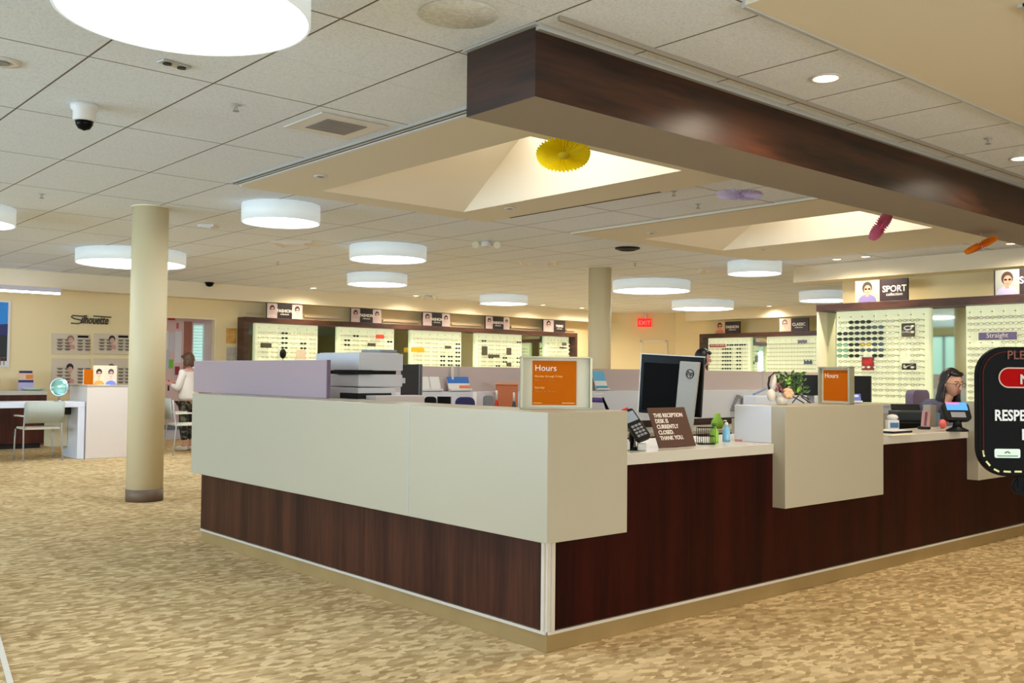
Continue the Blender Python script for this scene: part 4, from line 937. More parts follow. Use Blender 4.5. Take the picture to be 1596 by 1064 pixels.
mb = MB(); mb.M = Matrix.Rotation(math.radians(12), 4, 'Y'); mb.ring([(-.13, -.08), (.1, -.08), (.1, .1), (-.05, .1)], [(-.08, -.05), (.06, -.05), (.06, .07), (-.03, .07)], -.03, -.006, M_grey); mb.build('frame', t); MB().box(-.16, .12, -.06, -.0005, -.1, -.085, M_grey).build('shelf', t)
p = at(1194, 612, D=7.95); t = thing('desk_phone', 'pale desk phone left of the flower arrangement', 'phone', (p.x, p.y, 1.0), FACE_CAM+.3)
MB().box(-.12, .12, -.02, .16, .0, .19, M_cool).build('body', t, .01); MB().tube([(-.12, 0, .2), (-.02, 0, .24), (.06, 0, .27)], .008, mat('phone_blue_grey', (150, 165, 205), .5), 6).build('handset', t)
t = MB().box(-.2, .2, -.15, .2, .001, .999, M_white).build('pedestal'); t.location = (p.x, p.y, 0); t.rotation_euler = (0, 0, FACE_CAM+.3); tag(t, 'white pedestal inside the island behind the raised box side', 'pedestal')

# ------------------------------------------------------------------ right service counter
def on(px, py, z=ZW): return at(px, py, Z=z)
p = at(1419, 650, D=8.6); t = thing('desk_printer', 'dark compact printer on the service counter in front of the lilac chair', 'printer', (p.x, p.y, .825), FACE_CAM); t.scale = (1.15, 1, 1.1)
MB().box(-.13, .13, -.12, .15, .001, .13, M_blk).box(-.13, .13, -.1, .13, .13, .215, mat('printer_dark_grey', (44, 52, 58), .4)).build('body', t, .012)
MB().box(-.12, .12, -.16, -.121, .02, .04, M_grey).build('paper_tray', t); mb = MB(); mb.M = Matrix.Translation((0, .1, .216)) @ Matrix.Rotation(-.4, 4, 'X'); mb.box(-.11, .11, 0, .01, 0, .05, M_blk); mb.build('lid', t)
MB().box(.151, .19, -.1, .12, .001, .2, mat('blue_folder', (90, 130, 165), .5)).build('side_folder', t)
t = MB().box(-.28, .12, -.25, .25, .001, .823, M_white).build('inner_cabinet'); t.location = (p.x, p.y, 0); t.rotation_euler = (0, 0, FACE_CAM); tag(t, 'white inner cabinet carrying the dark printer', 'cabinet')
p = on(1392, 670); 
t = thing('receipt_printer', 'small cream device behind the yellow-green item on the service counter', 'device', (at(1391, 650, Y=3.8).x, 3.8, ZW), FACE_CAM); MB().box(-.045, .04, -.03, .03, .001, .08, M_offw).ell((0, 0, .1), (.045, .035, .025), M_offw).build('body', t); MB().box(-.03, .035, -.034, -.0305, .02, .06, mat('device_blue', (40, 90, 140), .4)).build('panel', t)
t = MB().ell((0, 0, .025), (.05, .035, .022), mat('yellow_green', (190, 210, 60), .5), 12, 8).box(-.05, .04, -.03, .03, .001, .01, mat('yellow_green', (190, 210, 60), .5)).build('tape_dispenser'); t.location = (p.x, p.y+.12, ZW); tag(t, 'yellow-green tape dispenser on the service counter', 'tape dispenser')
t = MB().box(-.14, .14, -.1, .1, .0, .012, M_blk).box(-.13, .13, -.09, .09, .0122, .016, M_paper).build('clipboard'); p = on(1400, 674); t.location = (p.x, p.y+.06, ZW+.001); tag(t, 'black clipboard with papers at the left end of the service counter', 'clipboard')
t = MB().box(-.15, .2, -.04, .04, .0, .003, mat('cream_sheet', (232, 226, 190), .6)).build('paper_sheet'); p = on(1405, 678); t.location = (p.x, p.y+.02, ZW+.001); t.rotation_euler = (0, 0, 0); tag(t, 'cream paper strip lying at the front edge of the service counter', 'paper')
p = on(1446, 669); t = thing('leaflet_stand', 'clear leaflet stand with pinkish leaflets on a black base', 'leaflet holder', (p.x, p.y+.03, ZW), FACE_CAM)
MB().box(-.04, .04, -.03, .03, .001, .02, M_blk).build('base', t, .002); mb = MB(); mb.M = Matrix.Rotation(.1, 4, 'Y'); mb.box(-.03, .035, -.012, .0, .021, .15, mat('pink_leaflet', (205, 160, 160), .5)).box(-.01, .01, -.014, -.012, .03, .14, mat('plum_leaflet', (130, 80, 95), .5)); mb.build('leaflets', t)
p = on(1463, 667); t = thing('acrylic_frame', 'clear acrylic sign frame between the leaflets and the payment terminal', 'sign holder', (p.x, p.y+.08, ZW), FACE_CAM)
MB().box(-.05, .06, -.004, .004, .001, .19, mat('hazy_insert', (196, 178, 168), .3)).build('insert', t); MB().box(-.054, .064, -.006, -.0045, .001, .194, M_acr).build('acrylic_sheet', t); MB().box(-.05, .06, -.03, .03, .0, .004, M_offw).build('foot', t)
p = on(1492, 672); t = thing('payment_terminal', 'black payment terminal with a bright blue screen on the service counter', 'card terminal', (p.x, p.y, ZW), FACE_CAM); t.scale = (1.25, 1.25, 1.12)
MB().lathe([(.065, .001), (.065, .012), (.03, .03), (.022, .07), (.03, .09)], M_blk, 24).build('stand', t)
R = Matrix.Translation((0, -.01, .09)) @ Matrix.Rotation(math.radians(-28), 4, 'X')
mb = MB(); mb.M = R; mb.prism(rrect(-.082, .082, -.02, .12, .03, 4), -.016, .02, M_blk); mb.build('body', t, .004)
mb = MB(); mb.M = R; mb.box(-.062, .068, -.0185, -.0165, .055, .115, mat('screen_blue', (80, 150, 235), .2, emit=.7)).box(-.062, .02, -.0195, -.0186, .1, .115, mat('screen_pink', (225, 120, 190), .2, emit=.5)); mb.build('screen', t)['label'] = 'glowing blue screen'
mb = MB(); mb.M = R; mb.box(-.045, .045, -.0185, -.0165, 0.0, .04, M_grey); mb.build('keypad', t)
p = on(1473, 668); t = MB().ell((0, 0, .04), (.042, .03, .038), mat('coral_red', (235, 110, 100), .5), 12, 8).ell((.01, -.02, .05), (.018, .015, .018), M_red, 8, 6).build('flower_ornament'); t.location = (p.x, p.y+.02, ZW); tag(t, 'coral red flower ornament left of the payment terminal foot', 'ornament')
t = thing('office_chair', 'lilac grey office chair the dark-haired woman sits in', 'office chair', (9.08, 4.47, 0), 0)
M_lil = mat('lilac_fabric', (140, 125, 155), .8)
MB().prism(rrect(-.17, .17, .6, 1.235, .06, 5), -.04, .04, M_lil).build('backrest', t, .01); MB().box(-.24, .24, -.5, -.045, .44, .52, M_lil).build('seat', t, .02); MB().cyl(.03, .06, .43, M_grey, 12, 0, -.25).build('gas_column', t); MB().lathe([(.25, .001), (.25, .03), (.03, .06)], M_blk, 20, 0, -.25).build('wheel_base', t); MB().box(-.03, .03, .041, .08, .44, .8, M_grey).build('back_bar', t)

# ------------------------------------------------------------------ black sign in the foreground
DS = 2.3; s4 = DS/F_PX
p = at(1632, 645, D=DS); t = thing('floor_sign', 'black rounded notice sign with red button shape, cut by the right edge', 'sign', (p.x, p.y, 0), FACE_CAM)
def S(px, py): return ((px-1632)*s4, p.z+(645-py)*s4)
x0, z1 = S(1523, 541); x1, z0 = S(1741, 742)
M_sb = mat('sign_black', (3, 3, 4), .6, spec=.1); M_rb = mat('red_brown_line', (84, 30, 22), .8, spec=.1)
MB().prism(rrect(x0, x1, z0, z1, 44*s4, 10), -.004, .016, M_sb).build('board', t, .002)
def inset(i): return rrect(x0+i*s4, x1-i*s4, z0+i*s4, z1-i*s4, (44-i)*s4, 10)
po, pi_ = inset(7), inset(8.6); n = len(po)
mb = MB()
for k in range(n):
    q = (k+1) % n
    if po[k][1] < z0+28*s4 or po[q][1] < z0+28*s4: continue
    mb.add([(po[k][0], -.0055, po[k][1]), (po[q][0], -.0055, po[q][1]), (pi_[q][0], -.0055, pi_[q][1]), (pi_[k][0], -.0055, pi_[k][1])]+[(po[k][0], -.0042, po[k][1]), (po[q][0], -.0042, po[q][1]), (pi_[q][0], -.0042, pi_[q][1]), (pi_[k][0], -.0042, pi_[k][1])], [(0, 1, 2, 3), (0, 4, 5, 1), (3, 2, 6, 7)], M_rb)
mb.build('border_line', t)['label'] = 'thin red-brown border line'
mb = MB(); M_dash = mat('dash_yellow', (226, 222, 150), .5)
for (ax, ay, bx_, by_) in ((1530.5, 702, 1532, 712), (1535, 719, 1541, 726), (1547, 731, 1555, 735), (1562, 734.5, 1573, 735), (1579, 734.5, 1590, 734.5), (1598, 734.5, 1609, 734.5), (1617, 734.5, 1628, 734.5), (1636, 734.5, 1647, 734.5), (1655, 734.5, 1666, 734.5), (1674, 734.5, 1685, 734.5), (1709, 735, 1717, 731), (1723, 726, 1729, 719), (1732, 712, 1733.5, 702)):
    a0, a1 = S(ax, ay); b0, b1 = S(bx_, by_); d = Vector((b0-a0, b1-a1)).normalized(); nn = Vector((-d.y, d.x))*.0021
    mb.prism([(a0+nn.x, a1+nn.y), (a0-nn.x, a1-nn.y), (b0-nn.x, b1-nn.y), (b0+nn.x, b1+nn.y)], -.0055, -.0042, M_dash)
mb.build('dashes', t)['label'] = 'pale yellow border dashes'
x, z = S(1568, 560); text('lettering', 'PLEASE', 19*s4, x, z, mat('please_rose', (124, 80, 70), .8, spec=.1), t, y=-.0055, bold=.0004)
a0, a1 = S(1555, 605); b0, b1 = S(1709, 573)
MB().prism(rrect(a0, b0, a1, b1, 15.9*s4, 8), -.0056, -.0042, mat('pill_rim', (206, 170, 150), .5)).prism(rrect(a0+2*s4, b0-2*s4, a1+2*s4, b1-2*s4, 13.9*s4, 8), -.0066, -.0057, mat('pill_red', (160, 6, 5), .8, spec=.08)).build('red_button', t)['label'] = 'red rounded button shape'
x, z = S(1587, 598.5); text('lettering', 'NOTICE', 21*s4, x, z, mat('notice_grey', (196, 186, 172), .5), t, y=-.0076, bold=.0008)
x, z = S(1548, 655.5); text('lettering', 'RESPECT', 23.5*s4, x, z, M_paper, t, y=-.0055, bold=.0009, sx=.8)
x, z = S(1590, 685); text('lettering', 'PRIVACY', 23.5*s4, x, z, M_paper, t, y=-.0055, bold=.0009, sx=.8)
a0, a1 = S(1548, 713.5); b0, b1 = S(1588, 699.5)
MB().prism(rrect(a0, b0, a1, b1, 2.5*s4, 4), -.0056, -.0042, mat('pale_mint', (222, 238, 226), .5)).build('small_label', t)
mb = MB(); cx_, cz_ = S(1568, 706.5)
for k in range(5):
    a = PI*(k+.5)/5; mb.prism(ellp(cx_+math.cos(a)*3.2*s4, cz_+math.sin(a)*2.4*s4, 1.4*s4, 1*s4, 8), -.0062, -.0057, mat('logo_green', (50, 120, 70), .5))
a0, a1 = S(1552, 711.2); b0, b1 = S(1584, 709.8); mb.box(a0, b0, -.0062, -.0057, a1, b1, mat('logo_green', (50, 120, 70), .5)); mb.build('green_mark', t)
zq = z0
MB().cyl(.02, .03, zq+.02, M_sb, 20, 0, .04).build('pole', t); MB().lathe([(.19, .001), (.19, .012), (.03, .03)], M_sb, 36, 0, .04).build('base', t)
x, z = S(1594, 758); MB().lathe([(14*s4, 0), (14*s4, .015)], M_sb, 20, x, .016, z, 'y').box(x, .0, .0, .016, z-.01, z+.014, M_sb).build('bracket', t)
x, z = S(1594, 742); MB().box(x-.012, x+.012, 0.0, .015, S(0, 760)[1], z, M_sb).build('bracket_neck', t)

# ------------------------------------------------------------------ hanging paper fans
def rosette(px, py, D_, dia, tilt_axis, tilt, c1, c2, label, n=40, holes=True):
    p = at(px, py, D=D_); ztop = ZC-.02 if D_ > 7.3 or True else ZC
    t = thing('paper_fan', label, 'paper decoration', p)
    R = tilt if isinstance(tilt, Matrix) else Matrix.Rotation(tilt, 4, tilt_axis)
    m = mat('paper_'+label.split()[0], c1, .7)
    nt = m.node_tree; tr = nt.nodes.new('ShaderNodeBsdfTranslucent'); tr.inputs[0].default_value = (*lin(c1), 1); mxs = nt.nodes.new('ShaderNodeMixShader'); mxs.inputs[0].default_value = .5
    nt.links.new(bsdf(m).outputs[0], mxs.inputs[1]); nt.links.new(tr.outputs[0], mxs.inputs[2]); nt.links.new(mxs.outputs[0], nt.nodes['Material Output'].inputs[0])
    m2 = m; m2 = mat('paper_core_'+label.split()[0], c2, .7); r = dia/2
    mb = MB(); mb.M = R; vs = [(0, 0, .012), (0, 0, -.012)]; fs = []
    for k in range(2*n):
        a = PI*k/n; rr = r*(1.0 if k % 2 else .955); z = .016 if k % 2 else -.016
        for f, zz in ((.22, .5), (.62, 1), (1, 1)): vs.append((rr*f*math.cos(a), rr*f*math.sin(a), z*zz))
    for k in range(2*n):
        q = (k+1) % (2*n); a, b = 2+3*k, 2+3*q
        fs += [(a, b, b+1, a+1), (a+1, b+1, b+2, a+2)]
    mb.add(vs, fs, m); o = mb.build('pleated_disc', t)
    mb = MB(); mb.M = R; mb.lathe([(.001, -.014), (r*.2, -.012), (r*.22, 0), (r*.2, .012), (.001, .014)], m2, 16); mb.build('centre', t)
    zt_ = 3.6 if (4.8 < p.x < 6.1 and 5.3 < p.y < 6.8) or (9.3 < p.x < 10.5 and 5.3 < p.y < 6.8) else ZC-.022
    MB().tube([(0, 0, .0), (0, 0, zt_-p.z)], .0012, M_paper, 4).build('thread', t)
rosette(878, 241, 6.8, .385, (rt*1.0), math.radians(-26), (252, 236, 24), (220, 195, 20), 'yellow pleated round paper fan hanging below the near roof light')
rosette(1153, 303.5, 8.0, .38, (fw*1.0), math.radians(3), (228, 222, 252), (170, 150, 215), 'lilac pleated paper fan seen edge-on between the roof lights')
rosette(1373, 352, 8.6, .3, (fw*1.0), Matrix.Rotation(math.radians(-50), 4, fw*1.0) @ Matrix.Rotation(math.radians(-30), 4, rt*1.0), (232, 140, 175), (215, 70, 130), 'pink pleated paper fan hanging at the far roof light')
rosette(1529, 382, 9.0, .31, (fw*1.0), Matrix.Rotation(math.radians(-22), 4, fw*1.0) @ Matrix.Rotation(math.radians(-13), 4, rt*1.0), (245, 160, 40), (230, 90, 40), 'orange pleated paper fan seen edge-on at the far right')

# ------------------------------------------------------------------ left waiting and fitting area
M_seat = mat('chair_pale_plastic', (226, 220, 204), .5); M_back = mat('chair_grey_back', (170, 174, 162), .6)
def side_chair(loc, rz, label, bw=.54, th=.87):
    t = thing('metal_chair', label, 'chair', loc, rz)
    for sx in (-1, 1):
        MB().tube([(sx*.27, -.24, .001), (sx*.265, -.23, .3), (sx*.26, -.22, .46)], .011, M_lgrey, 8).build('leg', t)
        MB().tube([(sx*.27, .25, .001), (sx*.26, .2, .45), (sx*.26, .24, .7), (sx*.26, .26, th-.02)], .011, M_lgrey, 8).build('leg', t)
        MB().tube([(sx*.26, .22, .66), (sx*.29, .0, .665), (sx*.3, -.14, .66)], .013, M_seat, 8).build('armrest', t)
    MB().box(-.25, .25, -.24, .2, .462, .495, M_seat).build('seat', t, .012)
    mb = MB(); ns = 8
    for k in range(ns):
        x0 = -bw/2+bw*k/ns; x1 = x0+bw/ns; y0 = .235-.03*math.cos(PI*(k/ns-.5))+.03; y1 = .235-.03*math.cos(PI*((k+1)/ns-.5))+.03
        mb.add([(x0, y0, .56), (x1, y1, .56), (x1, y1+.03, th), (x0, y0+.03, th), (x0, y0+.012, .56), (x1, y1+.012, .56), (x1, y1+.042, th), (x0, y0+.042, th)], [(0, 1, 2, 3), (4, 7, 6, 5), (0, 4, 5, 1), (3, 2, 6, 7)]+([(0, 3, 7, 4)] if k == 0 else [])+([(1, 5, 6, 2)] if k == ns-1 else []), M_back, True)
    mb.build('backrest', t)['label'] = 'grey mesh-like backrest'
    return t
p1 = at(34, 722, Z=0); p2 = at(99, 716, Z=0)
side_chair(((p1.x+p2.x)/2, (p1.y+p2.y)/2+.26, 0), PI, 'pale metal chair with grey back at the white fitting table on the left')
p3 = at(275, 712, Z=0)
side_chair((p3.x+.34, p3.y+.55, 0), facing(1, -.1), 'pale chair beside the standing woman, mostly behind the desk', th=.9)
Wt = thing('fitting_table', 'white fitting table with a slab leg in front of the left wall', 'table', (4.85, 15.33, 0))
ztb = at(120, 626, Y=15.35).z
MB().box(-2.6, .02, 0, .75, ztb-.08, ztb, M_cool).build('table_top', Wt, .004); MB().box(-.08, .02, 0, .75, .001, ztb-.081, M_cool).build('slab_leg', Wt, .004)
MB().box(-.4, -.09, .3, .7, ztb-.2, ztb-.085, M_dark).build('drawer_box', Wt)
MB().box(at(76, 650, Y=15.85).x-4.85, -.085, .45, .74, .17, ztb-.205, mat('cream_side', (226, 212, 176), .6)).build('pedestal', Wt)
zbl = at(160, 600, Y=15.33).z
bl = thing('white_display_block', 'tall white cabinet block between the fitting table and the cream column', 'cabinet', (4.885, 15.3, 0))
MB().box(0, .95, 0, .8, .001, zbl-.025, mat('block_white', (226, 214, 204), .5)).build('body', bl, .003); MB().box(-.005, .955, -.005, .805, zbl-.024, zbl, M_white).build('top', bl, .002)
zcb = at(40, 609, Y=17.85).z
cb = thing('brown_cabinet', 'dark red-brown cabinet with a pale top against the left back wall', 'cabinet', (3.3, 17.85, 0))
MB().box(0, at(72, 650, Y=17.85).x-3.3, 0, .62, .08, zcb-.07, M_cab).build('body', cb, .003); MB().box(0.03, at(70, 650, Y=17.85).x-3.36, .03, .6, .001, .08, M_dark).build('plinth', cb); MB().box(-.01, at(72, 650, Y=17.85).x-3.29, -.01, .63, zcb-.069, zcb, M_top).build('top', cb, .003)
# table mirror
p = at(95, 628, Y=15.55); zz = at(95, 603, D=(p-C0).dot(fw)).z-ztb
t = thing('table_mirror', 'round tabletop mirror on the white fitting table', 'mirror', (p.x, p.y+.1, ztb), FACE_CAM)
MB().lathe([(.075, .001), (.07, .012), (.012, .02), (.01, zz-.13)], M_chrome, 24).build('foot', t)
sM = (p-C0).dot(fw)/F_PX
MB().lathe([(14*sM, -.012), (15*sM, 0), (14*sM, .012), (12.4*sM, .012), (12.4*sM, -.012), (14*sM, -.012)], M_chrome, 36, 0, 0, zz, 'y').build('rim', t)
MB().lathe([(.001, -.006), (12.3*sM, -.006), (12.3*sM, .006), (.001, .006)], mat('mirror_mint', (178, 240, 224), .1, .6), 36, 0, 0, zz, 'y').build('mirror_glass', t)['label'] = 'mint-tinted mirror glass'
# cards on the block, leaflets on the cabinet
p = at(141, 598, Y=15.45); sB = (p-C0).dot(fw)/F_PX
t = thing('counter_card', 'orange upright card on the white block', 'card', (p.x, p.y+.1, zbl), 0)
MB().box(-.07, .07, 0, .01, .001, 24*sB, M_orange).box(-.075, -.07, 0, .011, .001, 24*sB, M_paper).build('card', t); MB().box(-.06, .06, -.03, .04, 0, .004, M_paper).build('foot', t)
t = thing('counter_card', 'larger card with two faces and coloured frames on the white block', 'card', (p.x+.24, p.y+.14, zbl), 0)
portrait(t, -.16, .02, .001, .3, 0, (250, 220, 190), (240, 200, 160), (40, 30, 30), (240, 170, 80)); portrait(t, .021, .2, .001, .3, 0, (245, 215, 190), (240, 205, 180), (90, 80, 70), (130, 140, 225)); MB().box(-.16, .2, .0005, .01, 0, .3, M_orange).box(-.1, .1, -.03, .06, 0, .004, M_paper).build('backing', t)
p = at(40, 607, Y=18.15)
t = thing('leaflet_holder', 'upright blue and orange leaflet on the brown cabinet', 'leaflet holder', (p.x, 18.15, zcb), 0)
MB().box(-.12, .12, 0, .01, .001, .17, mat('lav_print', (190, 180, 220), .5)).box(-.12, .12, 0, .01, .17, .34, mat('peach_print', (240, 200, 170), .5)).box(-.11, .1, -.002, 0, .3, .34, M_navy).box(-.12, .12, -.002, 0, .14, .18, M_navy).box(0, .11, -.002, 0, .2, .27, mat('orange_blob', (240, 140, 60), .5)).build('leaflet', t); MB().box(-.1, .1, -.02, .06, 0, .004, M_acr).build('foot', t)
p = at(-6, 597, Y=18.2); t = MB().box(-.3, .06, 0, .012, 0.06, .2, M_red).box(-.3, .06, .0, .04, .0005, .06, M_paper).build('red_card'); t.location = (p.x, 18.2, zcb+.02); t.location.z = zcb; tag(t, 'red print card on the brown cabinet, cut by the left edge', 'card')
t = MB().lathe([(.1, .001), (.17, .03), (.18, .05), (.16, .05), (.1, .012)], mat('mint_tray', (205, 226, 210), .3), 20).build('glass_tray'); p = at(15, 606, Z=zcb); t.location = (p.x, 18.05, zcb); tag(t, 'pale mint tray on the brown cabinet', 'tray')
# wall things (left back wall)
def W(px, py, Y=YB-.001): return at(px, py, Y=Y)
a, b = W(-40, 466), W(13.5, 567); t = thing('wall_poster', 'large blue landscape poster in a white frame at the left edge', 'poster', (a.x, YB-.002, b.z-.05), 0)
w_, h_ = b.x-a.x, a.z-b.z
MB().box(0, w_, -.03, 0, 0, h_+.05, M_paper).build('frame', t)
mb = MB(); mb.box(.03, w_-.04, -.034, -.0305, .1, h_+.02, mat('poster_dark', (34, 38, 44), .5)); mb.box(.03, w_-.04, -.036, -.0345, h_*.62, h_+.02, mat('poster_sky', (30, 140, 225), .5)); mb.prism([(.03, h_*.5), (w_-.04, h_*.5), (w_-.04, h_*.68), (w_*.6, h_*.66), (.03, h_*.8)], -.038, -.0365, M_navy)
mb.build('print', t); text('lettering', 'NIT', .2, w_-.05, .03, mat('poster_maroon', (130, 70, 50), .5), t, y=-.037, align='RIGHT', sx=.6)
a, b = at(-30, 448, Y=17.6), at(95, 459, Y=17.6)
t = thing('linear_light', 'white linear light fixture hanging above the left poster', 'light fixture', (a.x, 17.6, b.z), 0)
MB().box(0, b.x-a.x, 0, .08, .03, .11, mat('fixture_white', (226, 220, 232), .5)).build('housing', t, .004); MB().box(0.01, b.x-a.x-.01, .005, .075, .001, .0295, mat('fixture_glow', (250, 245, 255), .5, emit=9)).build('diffuser', t)
for x in (.2, b.x-a.x-.2): MB().box(x-.005, x+.005, .035, .045, .11, ZC-b.z-.305, M_lgrey).build('hanger', t)
# script lettering and glasses boards
a, b = W(110, 506), W(173, 490); t = thing('wall_lettering', 'dark script lettering reading Silhouette on the cream wall', 'lettering', (a.x, YB-.02, a.z), 0)
M_let = mat('dark_lettering', (56, 52, 44), .5)
w_ = b.x-a.x; h_ = b.z-a.z
text('letters', 'ilhouette', h_*.98, w_*.24, h_*.16, M_let, t, shear=.25, sx=.62, ext=.008, bold=.004)
MB().tube([(w_*.27, 0, h_*.74), (0.02, 0, h_*.78), (0, 0, h_*.66), (.05, 0, h_*.52), (w_*.24, 0, h_*.42), (w_*.25, 0, h_*.22), (w_*.18, 0, h_*.12), (0, 0, h_*.14)], .011, M_let, 6).tube([(w_*.55, 0, h_*.8), (w_, 0, h_*.76)], .011, M_let, 6).build('large_initial', t)
def board(px0, px1, py0, py1, label, hair, fx, bar):
    a, b = W(px0, py0), W(px1, py1); w_, h_ = b.x-a.x, a.z-b.z
    t = thing('frame_board', label, 'display board', (a.x, YB-.002, b.z), 0, 'wall boards of rimless glasses')
    MB().box(0, w_, -.025, 0, 0, h_, mat('board_acrylic', (218, 202, 178), .35)).build('panel', t, .003)
    portrait(t, w_*fx, w_*(fx+.24), h_*.25, h_*.98, -.0255, (216, 200, 180), (214, 170, 150), hair, (210, 150, 140), big=1.6, shades=False)
    if bar: MB().box(w_*.68, w_*.97, -.03, -.0255, h_*.82, h_*.93, M_blk).build('dark_tag', t)
    mb = MB(); m = mat('rimless', (128, 116, 98), .4)
    for r_ in range(4 if py1-py0 < 38 else 6):
        for c_ in range(2):
            z = h_*.68-r_*(h_*.6/(4 if py1-py0 < 38 else 6)); x = w_*(.12 if c_ == 0 else .66)
            for s in (0, 1): mb.prism(ellp(x+.06+s*.13, z, .05, .02, 8), -.03, -.0255, m)
            mb.box(x, x+.25, -.04, -.0255, z+.014, z+.02, m)
    mb.build('glasses_rows', t)['kind'] = 'stuff'
board(80.5, 138, 519, 552.5, 'upper left acrylic board of rimless glasses with a pale portrait', (150, 120, 100), .37, True)
board(146.5, 200, 519, 552.5, 'upper right acrylic board of rimless glasses with a dark-haired portrait', (30, 24, 24), .38, True)
board(80.5, 138, 558, 610, 'lower left acrylic board of rimless glasses behind the round mirror', (34, 26, 30), .35, False)
board(146.5, 200, 558, 610, 'lower right acrylic board of rimless glasses behind the counter cards', (110, 100, 80), .36, False)
def sheet(px0, px1, py0, py1, m, label, name='paper_notice', Y=YB-.001, cat='notice', th=.004, group=None):
    a, b = at(px0, py0, Y=Y), at(px1, py1, Y=Y)
    o = MB().box(0, b.x-a.x, -th, 0, 0, a.z-b.z, m).build(name); o.location = (a.x, Y, b.z); tag(o, label, cat, group); return o
sheet(352.5, 368, 511, 535.5, noise_mat('yellow_print', (236, 190, 110), (214, 150, 60), 9), 'yellow printed poster on the wall left of the long eyewear display', 'wall_notice')
sheet(353, 368, 541, 566, noise_mat('grey_print', (205, 195, 170), (180, 172, 160), 14), 'pale grey printed notice just below the yellow poster', 'wall_notice')
RY = RB-.001
sheet(247, 254, 570, 594, mat('lav_paper', (196, 180, 226), .6), 'lavender sheet low on the back room wall', Y=RY)
sheet(250, 262, 515, 545, M_paper, 'white sheet with blue heading on the back room wall', Y=RY)
sheet(253.5, 259.5, 519, 522.5, M_navy, 'small blue heading tag on the white sheet', 'paper_tag', Y=RY-.006, cat='tag')
sheet(263, 271.5, 518, 548, mat('greyish_paper', (206, 204, 214), .6), 'greyish sheet right of the blue-headed one', Y=RY)
sheet(273, 282, 516, 565, mat('cool_paper', (220, 216, 224), .6), 'tall narrow sheet beside the brown door edge', Y=RY)
sheet(254, 263, 546, 575, mat('pale_blue_paper', (196, 204, 214), .6), 'pale blue sheet below the blue-headed one', Y=RY)
sheet(263, 270, 560, 574, mat('leafgreen_paper', (120, 190, 70), .6), 'bright green sheet on the back room wall', Y=RY)
sheet(262, 271.5, 493, 499, M_red, 'red fire alarm at the top of the back room wall', 'fire_alarm', Y=RY, cat='alarm', th=.05)
sheet(275, 278.5, 503, 512, mat('dull_red', (190, 96, 90), .5), 'small dull red tag by the brown door edge', 'wall_tag', Y=RY, cat='tag')
sheet(273, 278, 571, 584, mat('dark_red', (150, 40, 52), .5), 'dark red holder on the back room wall by the woman', 'wall_holder', Y=RY, cat='holder', th=.05)
for k, py in enumerate((531, 543.5, 550, 557)): 
    a = at(248, py, Y=RY); o = MB().cyl(.03, 0, .03, M_grey, 10, 0, 0, 0, 'y').build('wall_hook'); o.location = (a.x, RY, a.z); tag(o, 'small dark knob on the back room wall beside the column', 'knob', 'dark knobs on the back room wall')
a, b = at(246, 0, Y=18.55), at(288, 0, Y=18.55)
t = thing('low_bench', 'blue-grey low bench against the back room wall', 'bench', (OPX0+.2, 18.63, 0)); MB().box(-.18, 1.1, 0, .34, .2, .27, mat('bench_blue', (96, 112, 130), .6)).build('top', t, .01); MB().box(-.15, 1.05, .04, .34, .001, .2, mat('bench_base', (196, 190, 196), .6)).build('base', t)
a, b = at(318.5, 505, Y=YB+.3), at(333, 537, Y=YB+.3)
t = MB().box(-.01, 0, .14, .36, b.z, a.z, mat('beige_sheet', (222, 196, 180), .6)).build('paper_notice'); t.location = (OPX1-.0015, YB, 0); tag(t, 'beige sheet on the side wall right of the window', 'notice')

# ------------------------------------------------------------------ people
def skin_mesh(name, J, E_, m, parent, lv=2):
    names = list(J); idx = {k: i for i, k in enumerate(names)}
    me = bpy.data.meshes.new(name); me.from_pydata([J[k][0] for k in names], [(idx[a], idx[b]) for a, b in E_], [])
    o = bpy.data.objects.new(name, me); COL.objects.link(o)
    o.modifiers.new('skin', 'SKIN'); sv = me.skin_vertices[0].data
    for k in names:
        r = J[k][1]; sv[idx[k]].radius = r if isinstance(r, tuple) else (r, r); sv[idx[k]].use_root = (idx[k] == 0)
    sb = o.modifiers.new('smooth', 'SUBSURF'); sb.levels = sb.render_levels = lv
    dg = bpy.context.evaluated_depsgraph_get(); m2 = bpy.data.meshes.new_from_object(o.evaluated_get(dg)); bpy.data.objects.remove(o)
    m2.name = name; m2.materials.clear(); m2.materials.append(m)
    for f in m2.polygons: f.use_smooth = True
    o = bpy.data.objects.new(name, m2); COL.objects.link(o); o.parent = parent; return o
def add_hand(J, E_, wr, pos, d, side):
    # palm and five fingers branching from the wrist; d = pointing direction, side = thumb direction
    d = Vector(d).normalized(); s = Vector(side).normalized(); n = d.cross(s)
    pos = Vector(pos); J[wr+'_palm'] = (tuple(pos+d*.045), (.024, .014)); J[wr+'_kn'] = (tuple(pos+d*.08), (.028, .012)); E_ += [(wr, wr+'_palm'), (wr+'_palm', wr+'_kn')]
    for i, (off, ln) in enumerate(((.026, .062), (.009, .072), (-.009, .067), (-.026, .052))):
        a = pos+d*.09+s*off; b = a+d*ln*.5-n*.008; c = b+d*ln*.3-n*.026
        J['%s_f%d' % (wr, i)] = (tuple(a), .0095); J['%s_g%d' % (wr, i)] = (tuple(b), .009); J['%s_h%d' % (wr, i)] = (tuple(c), .008)
        E_ += [(wr+'_kn', '%s_f%d' % (wr, i)), ('%s_f%d' % (wr, i), '%s_g%d' % (wr, i)), ('%s_g%d' % (wr, i), '%s_h%d' % (wr, i))]
    a = pos+d*.04+s*.03; b = a+d*.03+s*.02-n*.01; J[wr+'_t0'] = (tuple(a), .011); J[wr+'_t1'] = (tuple(b), .0095); E_ += [(wr+'_palm', wr+'_t0'), (wr+'_t0', wr+'_t1')]
